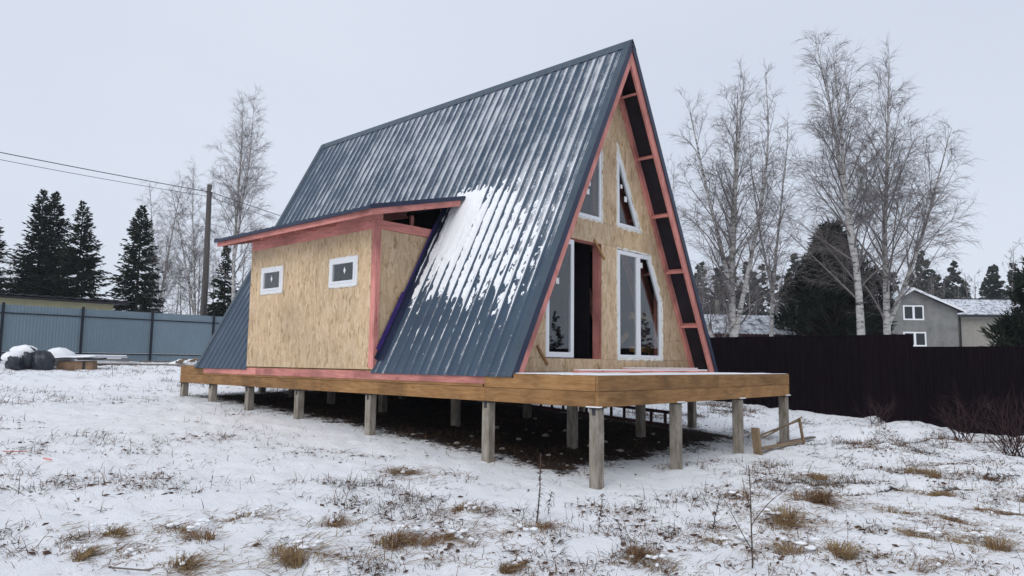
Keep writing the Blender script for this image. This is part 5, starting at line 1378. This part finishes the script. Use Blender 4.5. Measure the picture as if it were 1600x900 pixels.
TUFTS = [
    (-3.30, -0.30, 0.26, 0.20, 'grass_brown', 'largest rusty snow-matted grass tuft, left of the corner post'), (-3.02, -0.62, 0.20, 0.13, 'grass_brown', 'flattened rusty tuft at the right foot of the largest tuft'),
    (-1.57, 2.02, 0.20, 0.17, 'grass_brown', 'small rusty tuft alone below the middle of the platform'), (-2.22, 0.12, 0.12, 0.14, 'grass_brown', 'small brown tuft right of the largest rusty tuft'),
    (-2.30, -0.86, 0.18, 0.13, 'grass_brown', 'brown leafy tuft at the foot of the tall dark weed'), (-2.28, -2.04, 0.15, 0.17, 'grass_brown', 'dark green-brown tuft at the bottom edge, right of centre'),
    (-4.38, -0.16, 0.20, 0.22, 'grass_tan', 'olive tan tuft at the bottom edge, left of centre'), (-4.74, 0.92, 0.24, 0.13, 'grass_brown', 'wide flattened brown tuft at lower left'),
    (-5.31, 1.31, 0.20, 0.10, 'grass_tan', 'low tan grass streaks at the lower left'), (-5.28, 0.69, 0.12, 0.09, 'grass_brown', 'dark brown clump nearest the lower left corner'),
    (-5.56, 0.84, 0.08, 0.10, 'grass_tan', 'tiny tan tuft left of the dark brown clump'), (1.56, -2.03, 0.20, 0.22, 'grass_brown', 'upright rusty tuft right of the front posts'),
    (0.16, -2.13, 0.22, 0.24, 'grass_tan', 'tall arching tan tuft beside the forked bare stem'), (1.89, -2.91, 0.20, 0.13, 'grass_tan', 'combed-over tan tuft nearest the upright rusty tuft'),
    (0.97, -3.32, 0.22, 0.13, 'grass_tan', 'combed-over tan tuft in the middle of the right group'), (2.12, -3.48, 0.22, 0.14, 'grass_brown', 'broad brown-gold tuft at the back of the right group'),
    (2.75, -3.82, 0.22, 0.14, 'grass_brown', 'brown-gold tuft behind the broad one, nearer the right edge'), (1.68, -3.77, 0.17, 0.09, 'grass_brown', 'low dark gold tuft between the right-hand tufts'),
    (0.95, -3.86, 0.24, 0.16, 'grass_tan', 'greenish tan tuft at the right, in front of the low dark gold one'), (-0.68, -2.87, 0.26, 0.17, 'grass_tan', 'wide pale tan tuft right of the forked bare stem, near the bottom'),
    (-0.17, -3.64, 0.16, 0.12, 'grass_brown', 'rusty snow-covered clump at the bottom right'), (3.97, -3.82, 0.24, 0.16, 'grass_tan', 'pale tuft cut by the right edge of the picture'),
    (3.36, -2.88, 0.14, 0.16, 'grass_tan', 'sparse upright tan tuft before the dark ruts'), (-5.12, 0.21, 0.10, 0.18, 'grass_tan', 'thin upright tan tuft at the bottom left edge'),
    (-3.16, -1.34, 0.12, 0.10, 'grass_brown', 'small rusty tuft at the bottom centre'), (2.61, -2.03, 0.18, 0.12, 'grass_brown', 'low rusty tuft behind the upright one by the ruts'),
    (1.15, -1.25, 0.20, 0.12, 'grass_brown', 'flat brown grass mat just right of the front corner posts'), (3.2, -1.3, 0.26, 0.11, 'grass_tan', 'wide flat straw patch beyond the muddy ruts'),
    (5.2, -2.6, 0.30, 0.14, 'grass_tan', 'ragged straw patch between the ruts and the dark fence'), (-0.95, -2.05, 0.24, 0.13, 'grass_tan', 'thin matted straw patch left of the wide pale tuft'),
    (-4.05, 1.15, 0.14, 0.12, 'grass_brown', 'reddish small tuft right of the wide flattened one'), (-3.55, 0.55, 0.10, 0.13, 'grass_brown', 'thin rusty tuft behind the largest tuft'),
]
for k, (x, y, r_, h_, mt, lb_) in enumerate(TUFTS): tuft(lb_, x, y, r_, h_, 700 + k, mt, lean=rt + (0.3 if x > 0 else 0.9) + 0.8 * math.sin(k * 2.1))

def weed(label, x, y, h, seed, mat='weed', forks=(), leafy=0, lean=0.05, r=0.006):
    rs_ = np.random.RandomState(seed); t = thing('dry_weed', label, 'plant', (x, y, gz(x, y)), 0, 'dry weed stems')
    tw_ = Twigs(); az = rt + rs_.uniform(-0.3, 0.3)
    pts, _ = bend((0, 0, -0.05), (math.cos(az) * lean, math.sin(az) * lean, 1), h, 9, rs_, wob=0.03); tw_.add(pts, r, r * 0.4, 5)
    for (f, sgn, l_) in forks:
        i = int(f * 9); d = np.array([math.cos(rt) * sgn * 0.6, math.sin(rt) * sgn * 0.6, 0.9]); p2, _ = bend(pts[i], d, l_ * h, 6, rs_, wob=0.05); tw_.add(p2, r * 0.6, r * 0.25, 4)
    tw_.build('stem', M[mat], t)
    if leafy:
        i = rs_.uniform(0.2, 0.99, leafy) * 9; j = i.astype(int); p = pts[j] + (pts[np.minimum(j + 1, 9)] - pts[j]) * (i - j)[:, None]; a = rs_.uniform(0, 6.28, leafy)
        d = np.stack([np.cos(a), np.sin(a), rs_.uniform(-1.0, 0.6, leafy)], -1) * rs_.uniform(0.02, 0.06, leafy)[:, None]
        v_, f_ = ribbons(np.stack([p, p + d * 0.5 + [0, 0, 0.008], p + d], 1), rs_.uniform(0.003, 0.007, leafy)); npmesh('dead_leaves', v_, f_, M['leaf'], t)
weed('tall dark upright weed with withered leaves before the corner post', -1.90, -0.59, 0.74, 801, leafy=60, r=0.009, lean=0.06)
weed('forked bare dark stem at the bottom, right of centre', -1.58, -2.69, 0.90, 802, forks=((0.45, 1, 0.5), (0.3, -1, 0.55), (0.6, -0.3, 0.35)), r=0.008, lean=0.03)
weed('thin branched seed stalk in front of the corner post', -1.62, -1.15, 0.42, 803, forks=((0.3, 1, 0.6), (0.5, 0.7, 0.5), (0.4, -0.4, 0.4)), leafy=50, r=0.0035)
weed('fine pale seed stalk left of the branched one', -1.55, -0.45, 0.30, 804, forks=((0.3, 0.5, 0.6), (0.4, -0.5, 0.5)), leafy=30, r=0.003)
weed('bent leafless stalk with side shoots left of the forked stem', -0.72, -1.88, 0.45, 805, forks=((0.3, 1, 0.6), (0.5, -0.8, 0.6), (0.6, 0.6, 0.4)), leafy=40, r=0.004, lean=0.3)
weed('thin stalk with seed head at the right of the forked stem', -0.30, -3.05, 0.40, 806, leafy=6, r=0.003)
weed('thin straight stalk among the lower left grass', -3.85, 2.35, 0.26, 807, leafy=4, r=0.003)
weed('short dark stub stalk at the bottom centre', -3.05, -0.98, 0.14, 808, r=0.004)

# leafless shrub by the dark fence at the right
def shrub(label, x, y, h, seed, n_st):
    rs_ = np.random.RandomState(seed); t = thing('bare_shrub', label, 'shrub', (x, y, gz(x, y)), 0, 'leafless shrubs by the dark fence'); tw_ = Twigs()
    for k in range(n_st):
        a = rs_.uniform(0, 6.28); el = rs_.uniform(0.7, 1.35); d = np.array([math.cos(a) * math.cos(el), math.sin(a) * math.cos(el), math.sin(el)])
        pts, _ = bend((rs_.normal(0, .15), rs_.normal(0, .15), -0.05), d, h * rs_.uniform(0.6, 1.1), 7, rs_, up=0.03, wob=0.06); tw_.add(pts, 0.008, 0.003, 4)
        for q in range(7):
            i = rs_.randint(2, 7); d2 = (pts[i] - pts[i - 1]); d2 /= np.linalg.norm(d2); d2 = d2 + rs_.normal(0, 0.4, 3); p2, _ = bend(pts[i], d2, h * rs_.uniform(0.2, 0.45), 4, rs_, wob=0.08); tw_.add(p2, 0.004, 0.002, 3)
    tw_.build('stems', M['shrub'], t)
M['shrub'] = mat_grass('dark_red_shrub_twigs', (0.025, 0.014, 0.016), (0.07, 0.04, 0.04))
shrub('dense leafless shrub at the right edge in front of the dark fence', 8.6, -3.2, 1.35, 901, 30)
shrub('leafless shrub left of the dense one by the dark fence', 9.6, -2.2, 1.1, 902, 18)
shrub('low leafless shrub near the step of the dark fence', 10.6, -0.4, 0.7, 903, 14)

# scattered blades, stubble and withered leaves
def scatter(n, fn, rs_):
    out_ = []
    while len(out_) < n:
        x = rs_.uniform(-9, 11.4, 4000); y = rs_.uniform(-6, 23.5, 4000); w_ = fn(x, y); ok = rs_.rand(4000) < w_
        out_ += list(zip(x[ok], y[ok]))
    return np.array(out_[:n])
def dens_fn(x, y):
    d = np.hypot(x - CAM.x, y - CAM.y)
    cl = np.clip((fbm(x * 0.7, y * 0.7, 3, 71) - 0.42) * 4, 0.03, 1) * np.clip((fbm(x * 2.7, y * 2.7, 2, 75) - 0.36) * 3, 0.05, 1)
    inside = (x > 0.2) & (x < 6.1) & (y > 0.4) & (y < 12)
    rgt = (1 + 1.5 * np.clip((x - 0.5) / 5, 0, 1) * (y < 4) + 0.6 * np.clip((0.3 - y) / 1.5, 0, 1)) * (1 - 0.5 * np.clip((y - 2.5) / 2, 0, 1) * (x < 0.2))
    return np.where(inside, 0.22 * np.clip((fbm(x * 1.7, y * 1.7, 2, 93) - 0.35) * 4, 0, 1), np.clip(cl * rgt * np.clip(9.0 / np.maximum(d, 3), 0.12, 1.3), 0, 1)) * (d > 3.5)
rs_ = np.random.RandomState(55)
def stubble(name, n_, mat, label, lmean, fn):
    q = scatter(n_, fn, rs_); z = ground(q[:, 0], q[:, 1]); a = rs_.uniform(0, 6.28, n_); l_ = np.abs(rs_.normal(lmean, lmean * 0.75, n_)) + 0.02; el = rs_.uniform(0.02, 1.25, n_)
    d = np.stack([np.cos(a) * np.cos(el), np.sin(a) * np.cos(el), np.sin(el)], -1) * l_[:, None]; p = np.stack([q[:, 0], q[:, 1], z - 0.002], -1)
    e = p + d + np.stack([np.cos(a) * 0.02, np.sin(a) * 0.02, -0.012 + 0 * a], -1); far_ = np.hypot(q[:, 0] - CAM.x, q[:, 1] - CAM.y)
    v_, f_ = ribbons(np.stack([p, p + d * 0.55 + [0, 0, 0.006], e], 1), rs_.uniform(0.0013, 0.0030, n_) * (1 + far_ * 0.05)); tag(npmesh(name, v_, f_, M[mat]), label, 'grass', kind='stuff')
stubble('dead_grass', 22000, 'grass_brown', 'scattered short dead grass blades poking through the snow', 0.06, dens_fn)
stubble('dry_stubble', 12000, 'grass_dark', 'thin dark stubble and twigs matted into the snow', 0.09, lambda x, y: dens_fn(x, y) * np.clip((fbm(x * 1.1 + 9, y * 1.1, 3, 88) - 0.45) * 6, 0.02, 1))
pts_ = scatter(8000, dens_fn, rs_); zz_ = ground(pts_[:, 0], pts_[:, 1]); V_ = []; F_ = []; n = 0
for (x, y), z in zip(pts_, zz_):
    a = rs_.uniform(0, 6.28); l_ = rs_.uniform(0.012, 0.045); w_ = l_ * rs_.uniform(0.25, 0.6); c_, s_ = math.cos(a), math.sin(a); t_ = rs_.uniform(-0.6, 0.6)
    q = [(-l_, 0, 0.0), (0, -w_, 0.006 + w_ * t_), (l_, 0, 0.010), (0, w_, 0.006 - w_ * t_)]
    V_.append(np.array([(x + u_ * c_ - v2 * s_, y + u_ * s_ + v2 * c_, z + 0.006 + zq) for u_, v2, zq in q])); F_.append((n, n+1, n+2, n+3)); n += 4
tag(npmesh('leaf_litter', np.concatenate(V_), np.array(F_), M['leaf']), 'withered leaves and crumbs of turf scattered on the snow', 'leaves', kind='stuff')
# pale scraps on the bare soil below the platform
M['scrap'] = mat_plain('pale_scrap', (0.42, 0.38, 0.33))
mb = MB()
for k in range(34):
    x, y = rnd.uniform(0.5, 6.0), rnd.uniform(0.9, 4.5); s = rnd.uniform(0.02, 0.07)
    blob(mb, (x, y, gz(x, y) + s * 0.3), (s, s * rnd.uniform(0.5, 1), s * 0.45), 60 + k, 7, 5, s * 0.3, 0.5)
tag(mb.build('soil_scraps', M['scrap'], None), 'pale scraps and stones on the bare soil under the platform', 'scraps', kind='stuff')

# ------------------------------------------------------------------ the damp winter air
hz_ = MB().box(-299, 299, -299, 299, -4.2, 22.0).build('haze', None)
m = bpy.data.materials.new('damp_air'); m.use_nodes = True; nt = m.node_tree; nt.nodes.remove(nt.nodes['Principled BSDF'])
pv = N(nt, 'ShaderNodeVolumePrincipled'); pv.inputs['Color'].default_value = (0.86, 0.90, 0.97, 1); pv.inputs['Density'].default_value = 0.00040; pv.inputs['Anisotropy'].default_value = 0.2
L(nt, pv.outputs[0], nt.nodes['Material Output'].inputs['Volume']); hz_.data.materials.append(m); hz_['kind'] = 'stuff'; hz_['label'] = 'thin damp winter haze'
